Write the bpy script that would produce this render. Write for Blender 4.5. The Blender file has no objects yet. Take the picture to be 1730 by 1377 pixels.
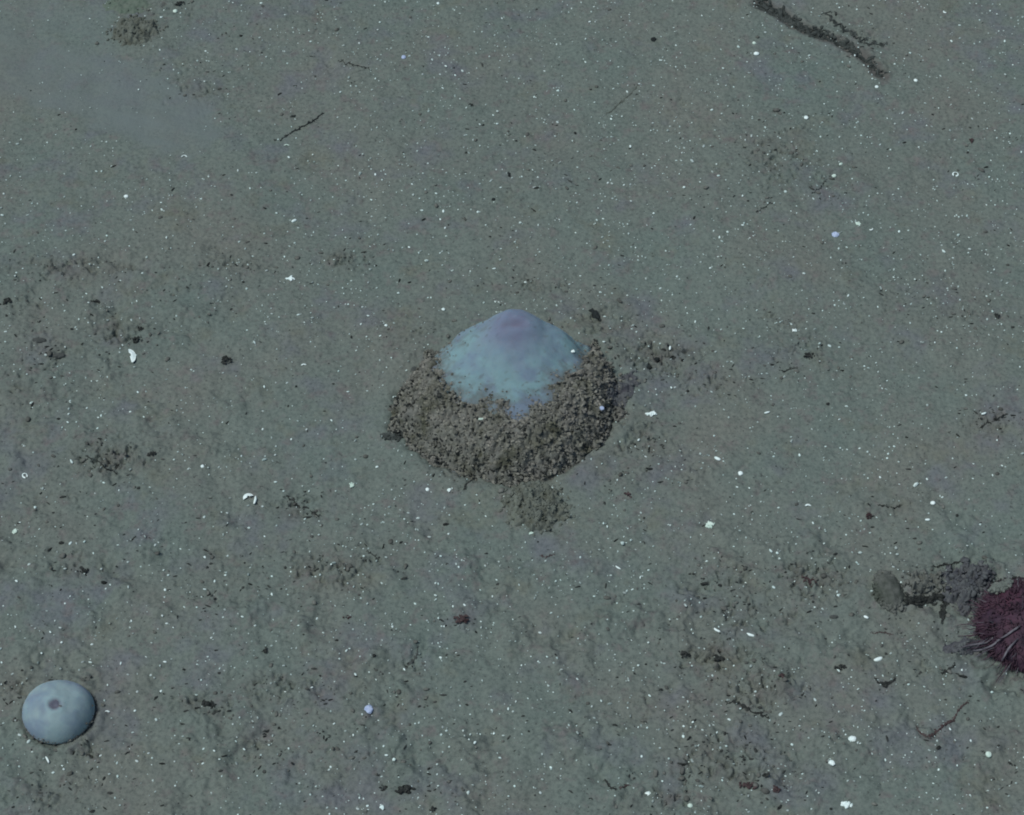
import bpy, math
import numpy as np
from mathutils import Vector

rng = np.random.default_rng(11)
scene = bpy.context.scene
col = scene.collection
R_ = math.radians

# ------------------------------------------------------------------ camera, light
S = 0.0005                       # metres per unit; everything below is laid out in half-millimetre units
TILT = R_(40.0)                  # camera leans 40 degrees from straight down
HFOV = R_(24.0)
DIST = 865.0 / math.tan(HFOV / 2)
cam_d = bpy.data.cameras.new("camera")
cam = bpy.data.objects.new("camera", cam_d)
col.objects.link(cam)
cam_d.sensor_fit = 'HORIZONTAL'
cam_d.angle = HFOV
cam_d.clip_start = 0.01
cam_d.clip_end = 200.0
CAM = np.array([0.0, -DIST * math.sin(TILT), DIST * math.cos(TILT)])
cam.location = CAM * S
cam.rotation_euler = (TILT, 0, 0)
scene.camera = cam

SUN_EL, SUN_AZ = R_(66.0), R_(246.0)      # azimuth: direction the light comes FROM, clockwise from +Y
world = bpy.data.worlds.new("World")
scene.world = world
world.use_nodes = True
wn = world.node_tree
wn.nodes.clear()
sky = wn.nodes.new('ShaderNodeTexSky')
sky.sky_type = 'NISHITA'
sky.sun_disc = False
sky.sun_elevation = SUN_EL
sky.sun_rotation = SUN_AZ
bgn = wn.nodes.new('ShaderNodeBackground')
bgn.inputs['Strength'].default_value = 0.07
won = wn.nodes.new('ShaderNodeOutputWorld')
wn.links.new(sky.outputs[0], bgn.inputs[0])
wn.links.new(bgn.outputs[0], won.inputs[0])
sun_d = bpy.data.lights.new("sun", 'SUN')
sun_d.energy = 2.75
sun_d.angle = R_(22.0)
sun_d.color = (1.0, 0.98, 0.93)
sun = bpy.data.objects.new("sun", sun_d)
col.objects.link(sun)
sdir = Vector((math.sin(SUN_AZ) * math.cos(SUN_EL), math.cos(SUN_AZ) * math.cos(SUN_EL), math.sin(SUN_EL)))
sun.rotation_euler = sdir.to_track_quat('Z', 'Y').to_euler()
sun.location = (0, 0, 3)
vs = scene.view_settings
vs.view_transform = 'Standard'
vs.look = 'None'
vs.gamma = 1.0
vs.exposure = 0.0
vs.use_curve_mapping = False
scene.cycles.filter_width = 1.9

# ------------------------------------------------------------------ helpers
K = math.tan(HFOV / 2) / 865.0
FWD = np.array([0, math.sin(TILT), -math.cos(TILT)])
UPV = np.array([0, math.cos(TILT), math.sin(TILT)])

def ground(px, py, z=0.0):
    """ground point (units) seen at a point of the photograph, on the level z"""
    dx = (np.asarray(px, float) - 865.0) * K
    dy = -(np.asarray(py, float) - 688.5) * K
    d1 = FWD[1] + dy * UPV[1]
    d2 = FWD[2] + dy * UPV[2]
    t = (z - CAM[2]) / d2
    return dx * t, CAM[1] + d1 * t

def project(u, v, z):
    ry = v - CAM[1]; rz = z - CAM[2]
    dep = ry * FWD[1] + rz * FWD[2]
    up = ry * UPV[1] + rz * UPV[2]
    return 865.0 + u / dep / K, 688.5 - up / dep / K

_G = np.random.default_rng(5).uniform(0, 2 * np.pi, (16, 256, 256))
_GX, _GY = np.cos(_G), np.sin(_G)
def pn(u, v, s, seed=0):
    """gradient noise, about -1..1, feature size s"""
    ca, sa = math.cos(0.6 + 1.1 * seed), math.sin(0.6 + 1.1 * seed)
    u = np.asarray(u, float); v = np.asarray(v, float)
    x = (u * ca - v * sa) / s + 37.3 * seed
    y = (u * sa + v * ca) / s + 91.7 * seed
    xi = np.floor(x).astype(int); yi = np.floor(y).astype(int)
    fx = x - xi; fy = y - yi
    k = seed % 16
    def g(a, b):
        aa = (xi + a) & 255; bb = (yi + b) & 255
        return _GX[k, aa, bb] * (fx - a) + _GY[k, aa, bb] * (fy - b)
    wx = fx * fx * fx * (fx * (fx * 6 - 15) + 10); wy = fy * fy * fy * (fy * (fy * 6 - 15) + 10)
    n0 = g(0, 0) * (1 - wx) + g(1, 0) * wx
    n1 = g(0, 1) * (1 - wx) + g(1, 1) * wx
    return (n0 * (1 - wy) + n1 * wy) * 1.5

def sstep(a, b, x):
    t = np.clip((x - a) / (b - a), 0, 1)
    return t * t * (3 - 2 * t)

def link(name, me, parent=None, loc=None, smooth=True):
    o = bpy.data.objects.new(name, me)
    col.objects.link(o)
    if parent is not None:
        o.parent = parent
    if loc is not None:
        o.location = loc
    return o

def mesh_np(name, V, F, mat, smooth=True):
    """V in metres, F (n,3) or (n,4)"""
    me = bpy.data.meshes.new(name)
    V = np.ascontiguousarray(V, np.float32); F = np.ascontiguousarray(F, np.int32)
    n, k = F.shape
    me.vertices.add(len(V)); me.vertices.foreach_set('co', V.ravel())
    me.loops.add(n * k); me.loops.foreach_set('vertex_index', F.ravel())
    me.polygons.add(n)
    me.polygons.foreach_set('loop_start', np.arange(0, n * k, k, dtype=np.int32))
    me.polygons.foreach_set('loop_total', np.full(n, k, np.int32))
    me.polygons.foreach_set('use_smooth', np.full(n, smooth, bool))
    me.update(calc_edges=True)
    if mat: me.materials.append(mat)
    return me

def tag(o, label, cat=None, group=None, kind=None):
    if label: o['label'] = label
    if cat: o['category'] = cat
    if group: o['group'] = group
    if kind: o['kind'] = kind
    return o

def thing(name, label, cat, loc, group=None):
    o = bpy.data.objects.new(name, None)
    o.empty_display_size = 0.01
    col.objects.link(o)
    o.location = loc
    return tag(o, label, cat, group)

def ico(sub):
    t = (1 + 5 ** .5) / 2
    V = [(-1, t, 0), (1, t, 0), (-1, -t, 0), (1, -t, 0), (0, -1, t), (0, 1, t), (0, -1, -t), (0, 1, -t), (t, 0, -1), (t, 0, 1), (-t, 0, -1), (-t, 0, 1)]
    F = [(0, 11, 5), (0, 5, 1), (0, 1, 7), (0, 7, 10), (0, 10, 11), (1, 5, 9), (5, 11, 4), (11, 10, 2), (10, 7, 6), (7, 1, 8), (3, 9, 4), (3, 4, 2), (3, 2, 6), (3, 6, 8), (3, 8, 9), (4, 9, 5), (2, 4, 11), (6, 2, 10), (8, 6, 7), (9, 8, 1)]
    V = [np.array(v, float) / np.linalg.norm(v) for v in V]
    for _ in range(sub):
        cache = {}; NF = []
        def mid(a, b):
            k = (min(a, b), max(a, b))
            if k not in cache:
                m = V[a] + V[b]; V.append(m / np.linalg.norm(m)); cache[k] = len(V) - 1
            return cache[k]
        for a, b, c in F:
            ab, bc, ca = mid(a, b), mid(b, c), mid(c, a)
            NF += [(a, ab, ca), (b, bc, ab), (c, ca, bc), (ab, bc, ca)]
        F = NF
    return np.array(V), np.array(F)
ICO = {k: ico(k) for k in (0, 1, 2, 3)}

def rotz(a):
    c, s = math.cos(a), math.sin(a)
    return np.array([[c, -s, 0], [s, c, 0], [0, 0, 1]])

def scatter(P, rad, sub=0, flat=0.8, jag=0.25, stretch=None, ang=None):
    """one mesh of many lumps: P (n,3) centres, rad (n,)"""
    V0, F0 = ICO[sub]
    n = len(P); m = len(V0)
    a = rng.uniform(0, 2 * np.pi, n) if ang is None else ang
    st = rng.uniform(1.0, 1.6, n) if stretch is None else stretch
    B = V0[None] * (1 + rng.uniform(-jag, jag, (n, m, 1)))
    # random tumble about x first
    t = rng.uniform(0, 2 * np.pi, n)
    y = B[..., 1] * np.cos(t)[:, None] - B[..., 2] * np.sin(t)[:, None]
    z = B[..., 1] * np.sin(t)[:, None] + B[..., 2] * np.cos(t)[:, None]
    x = B[..., 0] * st[:, None]
    y = y / np.sqrt(st)[:, None]
    X = x * np.cos(a)[:, None] - y * np.sin(a)[:, None]
    Y = x * np.sin(a)[:, None] + y * np.cos(a)[:, None]
    V = np.stack([X, Y, z * flat], -1) * rad[:, None, None] + P[:, None, :]
    F = F0[None] + (np.arange(n) * m)[:, None, None]
    return V.reshape(-1, 3), F.reshape(-1, 3)

# ------------------------------------------------------------------ materials
def mat_new(name):
    m = bpy.data.materials.new(name); m.use_nodes = True
    return m, m.node_tree, m.node_tree.nodes['Principled BSDF']

def N(nt, t, **kw):
    n = nt.nodes.new(t)
    for k, v in kw.items():
        setattr(n, k, v)
    return n

def noise(nt, vec, scale, detail=3, rough=0.55, off=0.0):
    n = N(nt, 'ShaderNodeTexNoise')
    n.inputs['Scale'].default_value = scale
    n.inputs['Detail'].default_value = detail
    n.inputs['Roughness'].default_value = rough
    if off:
        mp = N(nt, 'ShaderNodeMapping'); mp.inputs['Location'].default_value = (off, off * .7, off * .3)
        nt.links.new(vec, mp.inputs[0]); nt.links.new(mp.outputs[0], n.inputs['Vector'])
    else:
        nt.links.new(vec, n.inputs['Vector'])
    return n.outputs['Fac']

def ramp(nt, fac, stops, interp='LINEAR'):
    r = N(nt, 'ShaderNodeValToRGB'); r.color_ramp.interpolation = interp
    e = r.color_ramp.elements
    while len(e) > 1: e.remove(e[-1])
    e[0].position, e[0].color = stops[0][0], (*stops[0][1], 1)
    for p, c in stops[1:]:
        x = e.new(p); x.color = (*c, 1)
    nt.links.new(fac, r.inputs[0])
    return r.outputs[0]

def mix(nt, fac, a, b, mode='MIX'):
    m = N(nt, 'ShaderNodeMix', data_type='RGBA', blend_type=mode)
    for s, v in ((0, fac), (6, a), (7, b)):
        if isinstance(v, (int, float)): m.inputs[s].default_value = v
        elif isinstance(v, tuple): m.inputs[s].default_value = (*v, 1)
        else: nt.links.new(v, m.inputs[s])
    return m.outputs[2]

def bump(nt, bsdf, h, strength, dist):
    b = N(nt, 'ShaderNodeBump')
    b.inputs['Strength'].default_value = strength
    b.inputs['Distance'].default_value = dist
    nt.links.new(h, b.inputs['Height'])
    nt.links.new(b.outputs[0], bsdf.inputs['Normal'])

def simple(name, c1, c2, scale_px, rough=0.85, bstr=0.4, bpx=2.0, spec=0.15, sss=0.0, isl=None, big=None, obj=None):
    m, nt, b = mat_new(name)
    tc = N(nt, 'ShaderNodeNewGeometry')
    f = noise(nt, tc.outputs['Position'], 1 / (scale_px * S), 4, 0.65)
    cr = ramp(nt, f, [(0.33, c1), (0.67, c2)])
    if big:
        f2 = noise(nt, tc.outputs['Position'], 1 / (big[0] * S), 3, 0.6, 8.0)
        cr = mix(nt, 1.0, cr, ramp(nt, f2, [(0.32, big[1]), (0.5, (1, 1, 1)), (0.68, big[2])]), 'MULTIPLY')
    if isl:
        cr = mix(nt, 1.0, cr, ramp(nt, tc.outputs['Random Per Island'], [(0, isl[0]), (1, isl[1])]), 'MULTIPLY')
    if obj:
        oi = N(nt, 'ShaderNodeObjectInfo')
        cr = mix(nt, 1.0, cr, ramp(nt, oi.outputs['Random'], [(0, obj[0]), (1, obj[1])]), 'MULTIPLY')
    nt.links.new(cr, b.inputs['Base Color'])
    b.inputs['Roughness'].default_value = rough
    b.inputs['Specular IOR Level'].default_value = spec
    if sss:
        b.inputs['Subsurface Weight'].default_value = sss
        b.inputs['Subsurface Radius'].default_value = (0.6, 0.8, 1.0)
        b.inputs['Subsurface Scale'].default_value = 6 * S
    if bstr:
        h = noise(nt, tc.outputs['Position'], 1 / (bpx * S), 3, 0.6, 3.1)
        bump(nt, b, h, bstr, 1.5 * S)
    return m

def ground_material():
    m, nt, b = mat_new('seabed_sediment')
    geo = N(nt, 'ShaderNodeNewGeometry'); P = geo.outputs['Position']
    att = N(nt, 'ShaderNodeAttribute'); att.attribute_name = 'debris'
    big = noise(nt, P, 1 / (230 * S), 3, 0.55)
    base = ramp(nt, big, [(0.3, (0.121, 0.161, 0.146)), (0.5, (0.130, 0.161, 0.145)), (0.7, (0.140, 0.159, 0.142))])
    li = noise(nt, P, 1 / (95 * S), 3, 0.6, 5.0)
    lic = ramp(nt, li, [(0.54, (0, 0, 0)), (0.72, (0.55, 0.55, 0.55))])
    c = mix(nt, lic, base, (0.122, 0.134, 0.162))
    gr = noise(nt, P, 1 / (70 * S), 3, 0.6, 11.0)
    grc = ramp(nt, gr, [(0.58, (0, 0, 0)), (0.76, (0.5, 0.5, 0.5))])
    c = mix(nt, grc, c, (0.130, 0.140, 0.105))
    br = noise(nt, P, 1 / (26 * S), 4, 0.65, 17.0)
    brc = ramp(nt, br, [(0.54, (0, 0, 0)), (0.72, (0.55, 0.55, 0.55))])
    c = mix(nt, brc, c, (0.135, 0.120, 0.122))
    # debris areas carry browner, darker sediment; trough tinted darker by the same mask
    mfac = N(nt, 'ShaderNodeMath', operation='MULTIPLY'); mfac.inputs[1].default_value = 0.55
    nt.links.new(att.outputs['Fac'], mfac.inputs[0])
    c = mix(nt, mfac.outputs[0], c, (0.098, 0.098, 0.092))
    fi = noise(nt, P, 1 / (7 * S), 4, 0.7, 23.0)
    fic = ramp(nt, fi, [(0.3, (0.70, 0.72, 0.72)), (0.5, (1, 1, 1)), (0.72, (1.2, 1.18, 1.16))])
    c = mix(nt, 1.0, c, fic, 'MULTIPLY')
    # fine dark flecks of organic matter
    fl = noise(nt, P, 1 / (5.5 * S), 2, 0.6, 31.0)
    flc = ramp(nt, fl, [(0.63, (0, 0, 0)), (0.72, (0.75, 0.75, 0.75))])
    c = mix(nt, flc, c, (0.050, 0.056, 0.054))
    si = N(nt, 'ShaderNodeAttribute'); si.attribute_name = 'haze'
    c = mix(nt, si.outputs['Fac'], c, (0.134, 0.168, 0.166))  # pale streak of haze in the water, put into the mud colour
    nt.links.new(c, b.inputs['Base Color'])
    b.inputs['Roughness'].default_value = 0.95
    b.inputs['Specular IOR Level'].default_value = 0.08
    h = noise(nt, P, 1 / (5 * S), 5, 0.7, 2.0)
    bump(nt, b, h, 0.55, 2.5 * S)
    return m

M_GROUND = ground_material()
BIGC = (40, (0.55, 0.56, 0.48), (1.0, 0.97, 1.0))
M_CRUST = simple('caked_sediment', (0.082, 0.089, 0.078), (0.182, 0.194, 0.174), 11, 0.95, 0.8, 3.5, 0.05, big=BIGC)
M_CRUST2 = simple('sediment_crumb', (0.132, 0.143, 0.127), (0.215, 0.230, 0.209), 16, 0.95, 0.5, 2.5, 0.05, isl=((0.5, 0.5, 0.5), (1.25, 1.2, 1.15)), big=BIGC)
M_CRUMB = simple('mud_crumb', (0.085, 0.092, 0.084), (0.145, 0.158, 0.148), 14, 0.95, 0.5, 2.5, 0.05, isl=((0.7, 0.7, 0.7), (1.15, 1.15, 1.12)))
M_CLOD = simple('olive_mud', (0.068, 0.080, 0.068), (0.128, 0.148, 0.132), 13, 0.95, 0.7, 4, 0.05, big=(28, (0.7, .68, .62), (1.1, 1.12, 1.08)))
M_DARK = simple('dark_detritus_shade', (0.012, 0.016, 0.016), (0.046, 0.053, 0.051), 8, 0.9, 0.5, 2.5, 0.1, isl=((0.6, 0.6, 0.6), (1.5, 1.45, 1.4)))
M_BLACK = simple('black_detritus', (0.012, 0.016, 0.017), (0.032, 0.040, 0.040), 6, 0.9, 0.5, 2.5, 0.1)
M_RED = simple('reddish_detritus', (0.035, 0.022, 0.024), (0.090, 0.070, 0.070), 9, 0.9, 0.5, 2.5, 0.1)
M_GREY = simple('grey_detritus', (0.055, 0.064, 0.062), (0.085, 0.095, 0.090), 12, 0.9, 0.5, 3, 0.1)
M_CLODP = simple('pale_olive_mud', (0.085, 0.098, 0.084), (0.140, 0.162, 0.143), 13, 0.95, 0.7, 4, 0.05, big=(26, (.78, .76, .70), (1.1, 1.12, 1.08)))
M_MAUVE = simple('mauve_fluff_shade', (0.050, 0.055, 0.066), (0.108, 0.120, 0.124), 16, 0.95, 0.6, 4, 0.05, big=(34, (.75, .72, .78), (1.15, 1.2, 1.15)))
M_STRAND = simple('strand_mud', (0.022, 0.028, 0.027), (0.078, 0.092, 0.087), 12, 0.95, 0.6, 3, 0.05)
M_SHELL = simple('white_shell', (0.62, 0.78, 0.76), (0.80, 0.92, 0.90), 10, 0.5, 0.2, 3, 0.4)
M_SHELLB = simple('bluish_shell', (0.28, 0.37, 0.56), (0.46, 0.56, 0.72), 8, 0.6, 0.2, 3, 0.3)
M_GRIT = simple('pale_grit', (0.55, 0.75, 0.72), (0.80, 0.96, 0.92), 14, 0.6, 0.0, 3, 0.3, isl=((0.26, 0.26, 0.26), (0.95, 0.95, 0.95)))
M_SPECK = simple('shell_speck', (0.60, 0.78, 0.76), (0.78, 0.92, 0.90), 10, 0.6, 0.0, 3, 0.3, obj=((0.36, 0.36, 0.36), (1.0, 1.0, 1.0)))
M_GREEN = simple('greenish_shell', (0.40, 0.56, 0.48), (0.66, 0.80, 0.72), 5, 0.7, 0.2, 3, 0.3)

# ------------------------------------------------------------------ the lie of the seabed
# (px, py, half width, half height, strength) of areas strewn with crumbs and fine debris
AREAS = [(110, 455, 130, 22, .8), (60, 510, 60, 30, .5), (205, 565, 60, 30, .8), (70, 600, 60, 40, .6), (50, 655, 70, 40, .5),
 (185, 775, 75, 35, 1), (590, 435, 45, 18, .9), (400, 445, 60, 30, .6), (300, 500, 90, 40, .35), (1020, 545, 55, 50, .7), (1110, 600, 80, 40, 1), (1195, 645, 65, 25, .8),
 (1080, 740, 70, 50, .7), (1060, 800, 60, 30, .4), (560, 965, 100, 40, .8), (620, 930, 60, 30, .4), (130, 955, 60, 35, .6), (360, 985, 80, 50, .35),
 (1220, 985, 90, 40, .7), (1370, 975, 70, 45, 1), (1260, 1045, 120, 45, .7), (1220, 1110, 90, 40, .9), (1290, 1160, 90, 40, .9),
 (1230, 1290, 130, 60, .8), (1130, 1350, 90, 30, .7), (480, 1165, 110, 30, .7), (340, 1190, 60, 25, .8), (440, 1250, 70, 50, .5), (600, 1260, 120, 70, .3),
 (150, 1262, 40, 16, .9), (80, 1335, 90, 40, .6), (1320, 265, 70, 60, .7), (1400, 300, 70, 30, .5), (1350, 590, 70, 40, .6), (1320, 545, 60, 20, .5),
 (1670, 712, 45, 22, .8), (1500, 852, 60, 20, .4), (1610, 975, 90, 40, .5), (505, 855, 45, 22, .9), (1440, 55, 80, 40, .5), (330, 150, 60, 35, .6),
 (785, 1045, 30, 20, .6), (290, 15, 60, 20, .6), (1540, 500, 120, 60, .3), (1640, 530, 70, 40, .4), (900, 480, 90, 18, .6), (770, 810, 70, 25, .5),
 (1560, 1110, 110, 60, .4), (1150, 1190, 160, 60, .4), (30, 1160, 40, 25, .8), (700, 1150, 90, 60, .3), (1680, 1310, 60, 60, .4), (700, 560, 60, 40, .5),
 (90, 850, 90, 60, .3), (780, 1330, 130, 30, .3), (1330, 1040, 60, 40, .6), (1640, 230, 80, 60, .3), (520, 30, 90, 30, .3), (900, 250, 200, 100, .15), (1160, 800, 60, 30, .3)]
SMOOTH = [(60, 90, 120, 90), (200, 165, 130, 22), (290, 228, 95, 30), (120, 205, 110, 20), (40, 210, 60, 30)]

HAZE = [(-300, -60), (40, 40), (150, 76), (300, 130), (362, 178), (368, 232), (340, 262), (262, 246), (150, 208), (60, 176), (-300, 120)]
HAZE2 = [(-300, -40), (60, -30), (170, 20), (175, 80), (60, 60), (-300, 60)]
def haze_mask(px, py):
    n = 16 * pn(px, py * 2.2, 70, 3) + 9 * pn(px, py * 2.5, 30, 4)
    a = sstep(-10, 16, poly_sd(px, py, HAZE) + n) * (0.72 + 0.35 * pn(px * .5 + py * .3, py * 1.6 - px * .6, 40, 6))
    b = sstep(-16, 26, poly_sd(px, py, HAZE2) + n) * 0.6
    return np.maximum(a, b)
HOL = ground(1562, 988)
def area_density(px, py):
    d = np.zeros(np.shape(px))
    for ax, ay, w, h, s in AREAS:
        q = ((px - ax) / w) ** 2 + ((py - ay) / h) ** 2
        d = np.maximum(d, s * np.exp(-q * 0.9))
    return d
def smooth_mask(px, py):
    d = np.zeros(np.shape(px))
    for ax, ay, w, h in SMOOTH:
        q = ((px - ax) / w) ** 2 + ((py - ay) / h) ** 2
        d = np.maximum(d, np.exp(-q * 0.8))
    return d

def poly_sd(px, py, poly):
    """signed distance to a closed polygon, positive inside"""
    px = np.asarray(px, float); py = np.asarray(py, float)
    best = np.full(px.shape, 1e9); inside = np.zeros(px.shape, bool)
    n = len(poly)
    for i in range(n):
        x0, y0 = poly[i]; x1, y1 = poly[(i + 1) % n]
        ex, ey = x1 - x0, y1 - y0
        t = np.clip(((px - x0) * ex + (py - y0) * ey) / (ex * ex + ey * ey), 0, 1)
        best = np.minimum(best, np.hypot(px - x0 - t * ex, py - y0 - t * ey))
        cond = ((y0 > py) != (y1 > py)) & (px < (x1 - x0) * (py - y0) / ((y1 - y0) if y1 != y0 else 1e-9) + x0)
        inside ^= cond
    return np.where(inside, best, -best)

FOOT_PX = [(662, 722), (676, 668), (705, 622), (745, 588), (800, 566), (870, 556), (950, 560), (1008, 590), (1042, 640), (1044, 688), (1022, 736), (985, 775), (930, 806), (870, 818), (800, 806), (738, 782), (695, 752)]
FOOT = np.array([ground(a, b) for a, b in FOOT_PX])
DOME = np.array(ground(864, 622, 16))
PEAK = DOME + np.array([6.0, 34.0])
MC = FOOT.mean(0)
def mound(u, v):
    """height of the big sponge above the seabed"""
    sd = poly_sd(u, v, FOOT.tolist()) + 6 * pn(u, v, 34, 2) + 4 * pn(u, v, 13, 3)
    e = np.clip(sd / 84.0, 0, 1)
    h = 58 * (1 - (1 - e) ** 2.1) + 14 * sstep(30, 150, sd)
    X = (u - DOME[0] + 3 * pn(u, v, 50, 5)) / 124; Y = (v - DOME[1] + 3 * pn(u, v, 50, 6)) / 100
    q = 1 - X * X - Y * Y
    dome = 16 + 78 * np.clip(q, 0, 1) ** 0.62 - 60 * np.clip(-q, 0, 2)
    dome = dome + 32 * np.exp(-(np.hypot(u - PEAK[0], (v - PEAK[1])) / 47) ** 3) + 17 * np.exp(-(np.hypot(u - DOME[0] - 86, v - DOME[1] - 26) / 32) ** 2) + 5 * np.exp(-(np.hypot(u - DOME[0] - 50, v - DOME[1] + 25) / 26) ** 2)
    dome = dome + 3.5 * pn(u, v, 40, 9) + 1.2 * pn(u, v, 16, 10)
    k = 9.0
    m_ = np.maximum(h, dome)
    h = m_ + k * np.log(np.exp((h - m_) / k) + np.exp((dome - m_) / k)) - 0.3 * k
    h = h * np.where(sd > 0, 1, 0) + np.where(sd > 0, 0, sd * 0.35)
    return h, sd

def seg_dist(u, v, pts):
    best = np.full(np.shape(u), 1e9); tt = np.zeros(np.shape(u)); L = 0
    seg = []
    for (x0, y0), (x1, y1) in zip(pts[:-1], pts[1:]):
        l = math.hypot(x1 - x0, y1 - y0); seg.append((x0, y0, x1, y1, L, l)); L += l
    for x0, y0, x1, y1, l0, l in seg:
        ex, ey = x1 - x0, y1 - y0
        t = np.clip(((u - x0) * ex + (v - y0) * ey) / (l * l), 0, 1)
        d = np.hypot(u - x0 - t * ex, v - y0 - t * ey)
        w = d < best
        best = np.where(w, d, best); tt = np.where(w, (l0 + t * l) / L, tt)
    return best, tt

def gpts(P):
    return [tuple(float(c) for c in ground(a, b)) for a, b in P]
TROUGH = gpts([(1286, 8), (1318, 22), (1348, 44), (1392, 60), (1432, 78), (1462, 98), (1488, 126)])
FURROWS = [(gpts([(1712, 1125), (1690, 1150), (1665, 1190)]), 6, 5), (gpts([(1680, 1120), (1655, 1150)]), 5, 4), (gpts([(1722, 1130), (1722, 1165)]), 5, 4),
           (gpts([(1640, 1108), (1560, 1122), (1500, 1146), (1484, 1152)]), 8, 4), (gpts([(1650, 1120), (1596, 1136)]), 6, 5)]
SMALL = np.array(ground(100, 1210))
URCH = np.array(ground(1742, 1062))

def terrain(u, v):
    u = np.asarray(u, float); v = np.asarray(v, float)
    px, py = project(u, v, 0.0)
    near = np.exp(-((u / 1400) ** 2 + (v / 1500) ** 2) ** 3)
    z = 9 * pn(u, v, 420, 1) + 4 * pn(u, v, 150, 3) + 2.0 * pn(u, v, 48, 4)
    d = area_density(px, py) * near
    sm = np.maximum(smooth_mask(px, py), haze_mask(px, py)) if np.size(u) > 3000 else smooth_mask(px, py)
    warp = u + 3 * pn(u, v, 9, 8); warv = v + 3 * pn(u, v, 9, 9)
    z = z - 3.5 * near * sstep(0.45, 0.75, pn(u, v, 16, 2)) * (0.3 + d)
    c1 = np.abs(pn(warp, warv, 13, 5)); c2 = np.abs(pn(warp, warv, 7.5, 6))
    gate = sstep(-0.15, 0.45, pn(u, v, 24, 10) + d * 0.9 - 0.35)
    z = z + (0.9 + 10.5 * d * gate) * (c1 * 1.2 + c2 * 0.9 - 0.6) * (1 - 0.8 * sm)
    low = (0.40 + 0.85 * np.maximum(sstep(700, 1050, py), sstep(560, 200, px) * sstep(380, 480, py))) * near * (0.35 + 1.5 * sstep(-.25, .5, pn(u, v, 95, 5)))
    z = z + low * 4.5 * pn(u, v, 55, 9)
    z = z + low * (1 - .8 * sm) * (2.6 * pn(u, v, 30, 11) + 2.4 * np.abs(pn(warp, warv, 19, 13)))
    z = z + low * (1 - .8 * sm) * 0.9 * pn(warp, warv, 11, 15)
    z = z + 0.6 * pn(u, v, 5.5, 7) * (1 - sm) * near
    # small sharp pits in the strewn areas
    pit = sstep(0.42, 0.62, pn(u, v, 11, 12) + 0.35 * d)
    z = z - pit * d * gate * 11
    # moat and apron round the big sponge, level under it
    h, sd = mound(u, v)
    z = z - 7 * np.exp(-(sd / 9) ** 2) * (v < MC[1] + 30)
    z = z + 4 * np.exp(-((sd + 26) / 16) ** 2) * (sd < 0)
    # long dark burrow furrow, deeper on its near side
    dist, t = seg_dist(u + 5 * pn(u, v, 22, 2), v + 5 * pn(u, v, 22, 13), TROUGH)
    w = 15 - 6 * t
    z = z - 8 * np.exp(-(dist / w) ** 4) + 1.2 * np.exp(-((dist - w - 9) / 7) ** 2) * (1 + 1.8 * pn(u, v, 12, 3))
    for pts, w, dp in FURROWS:
        dist, t = seg_dist(u + 6 * pn(u, v, 20, 6), v + 6 * pn(u, v, 20, 7), pts)
        fade = np.clip(1.3 * (1 - t), 0, 1) * (0.6 + 0.8 * pn(u, v, 16, 8))
        z = z - fade * dp * np.exp(-(dist / w) ** 2) + 0.4 * fade * dp * np.exp(-((dist - 1.9 * w) / w) ** 2)
    # little ring of pushed-up mud round the small sponge, hollow under the urchin
    r = np.hypot(u - SMALL[0], v - SMALL[1])
    z = z + 5 * np.exp(-((r - 60) / 9) ** 2)
    r = r + 5 * pn(u, v, 16, 5) + 3 * pn(u, v, 7, 6)
    z = z - 1.0 * np.exp(-((r - 54) / 5) ** 2) + 2.2 * np.exp(-((r - 66) / 7) ** 2) * (1 + pn(u, v, 22, 2))
    r = np.hypot(u - URCH[0], v - URCH[1]); an = np.arctan2(v - URCH[1], u - URCH[0])
    fan = np.exp(-((r - 120) / 60) ** 2) * sstep(.9, .2, np.cos(an + 0.5)) * near
    z = z + fan * (4.5 * np.sin(13 * an + 2.5 * pn(u, v, 40, 3)) + 5 * pn(u, v, 22, 4) + 3 * np.abs(pn(u, v, 11, 5)))
    z = z - 6 * np.exp(-((r - 92) / 14) ** 2)
    hu, hv = HOL
    q1 = np.exp(-(((u - hu) / 60) ** 2 + ((v - hv) / 26) ** 2))
    z = z + q1 * (7 + 14 * pn(u, v, 26, 6) + 7 * pn(u, v, 12, 7))
    return z

def place(px, py, iters=3):
    z = 0.0
    for _ in range(iters):
        u, v = ground(px, py, z)
        z = float(terrain(np.array([u]), np.array([v]))[0])
    return float(u), float(v), z

def grow(a, b, far, n):
    t = np.linspace(0, 1, n + 1)[1:]
    return b + (far - b) * t ** 3.2

def axis(lo, hi, step, far):
    inner = np.arange(lo, hi + step, step)
    d = step; out = []; x = inner[-1]
    while x < far:
        d *= 1.35; x += d; out.append(x)
    d = step; out2 = []; x = inner[0]
    while x > -far:
        d *= 1.35; x -= d; out2.append(x)
    return np.concatenate([np.array(out2[::-1]), inner, np.array(out)])

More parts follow.
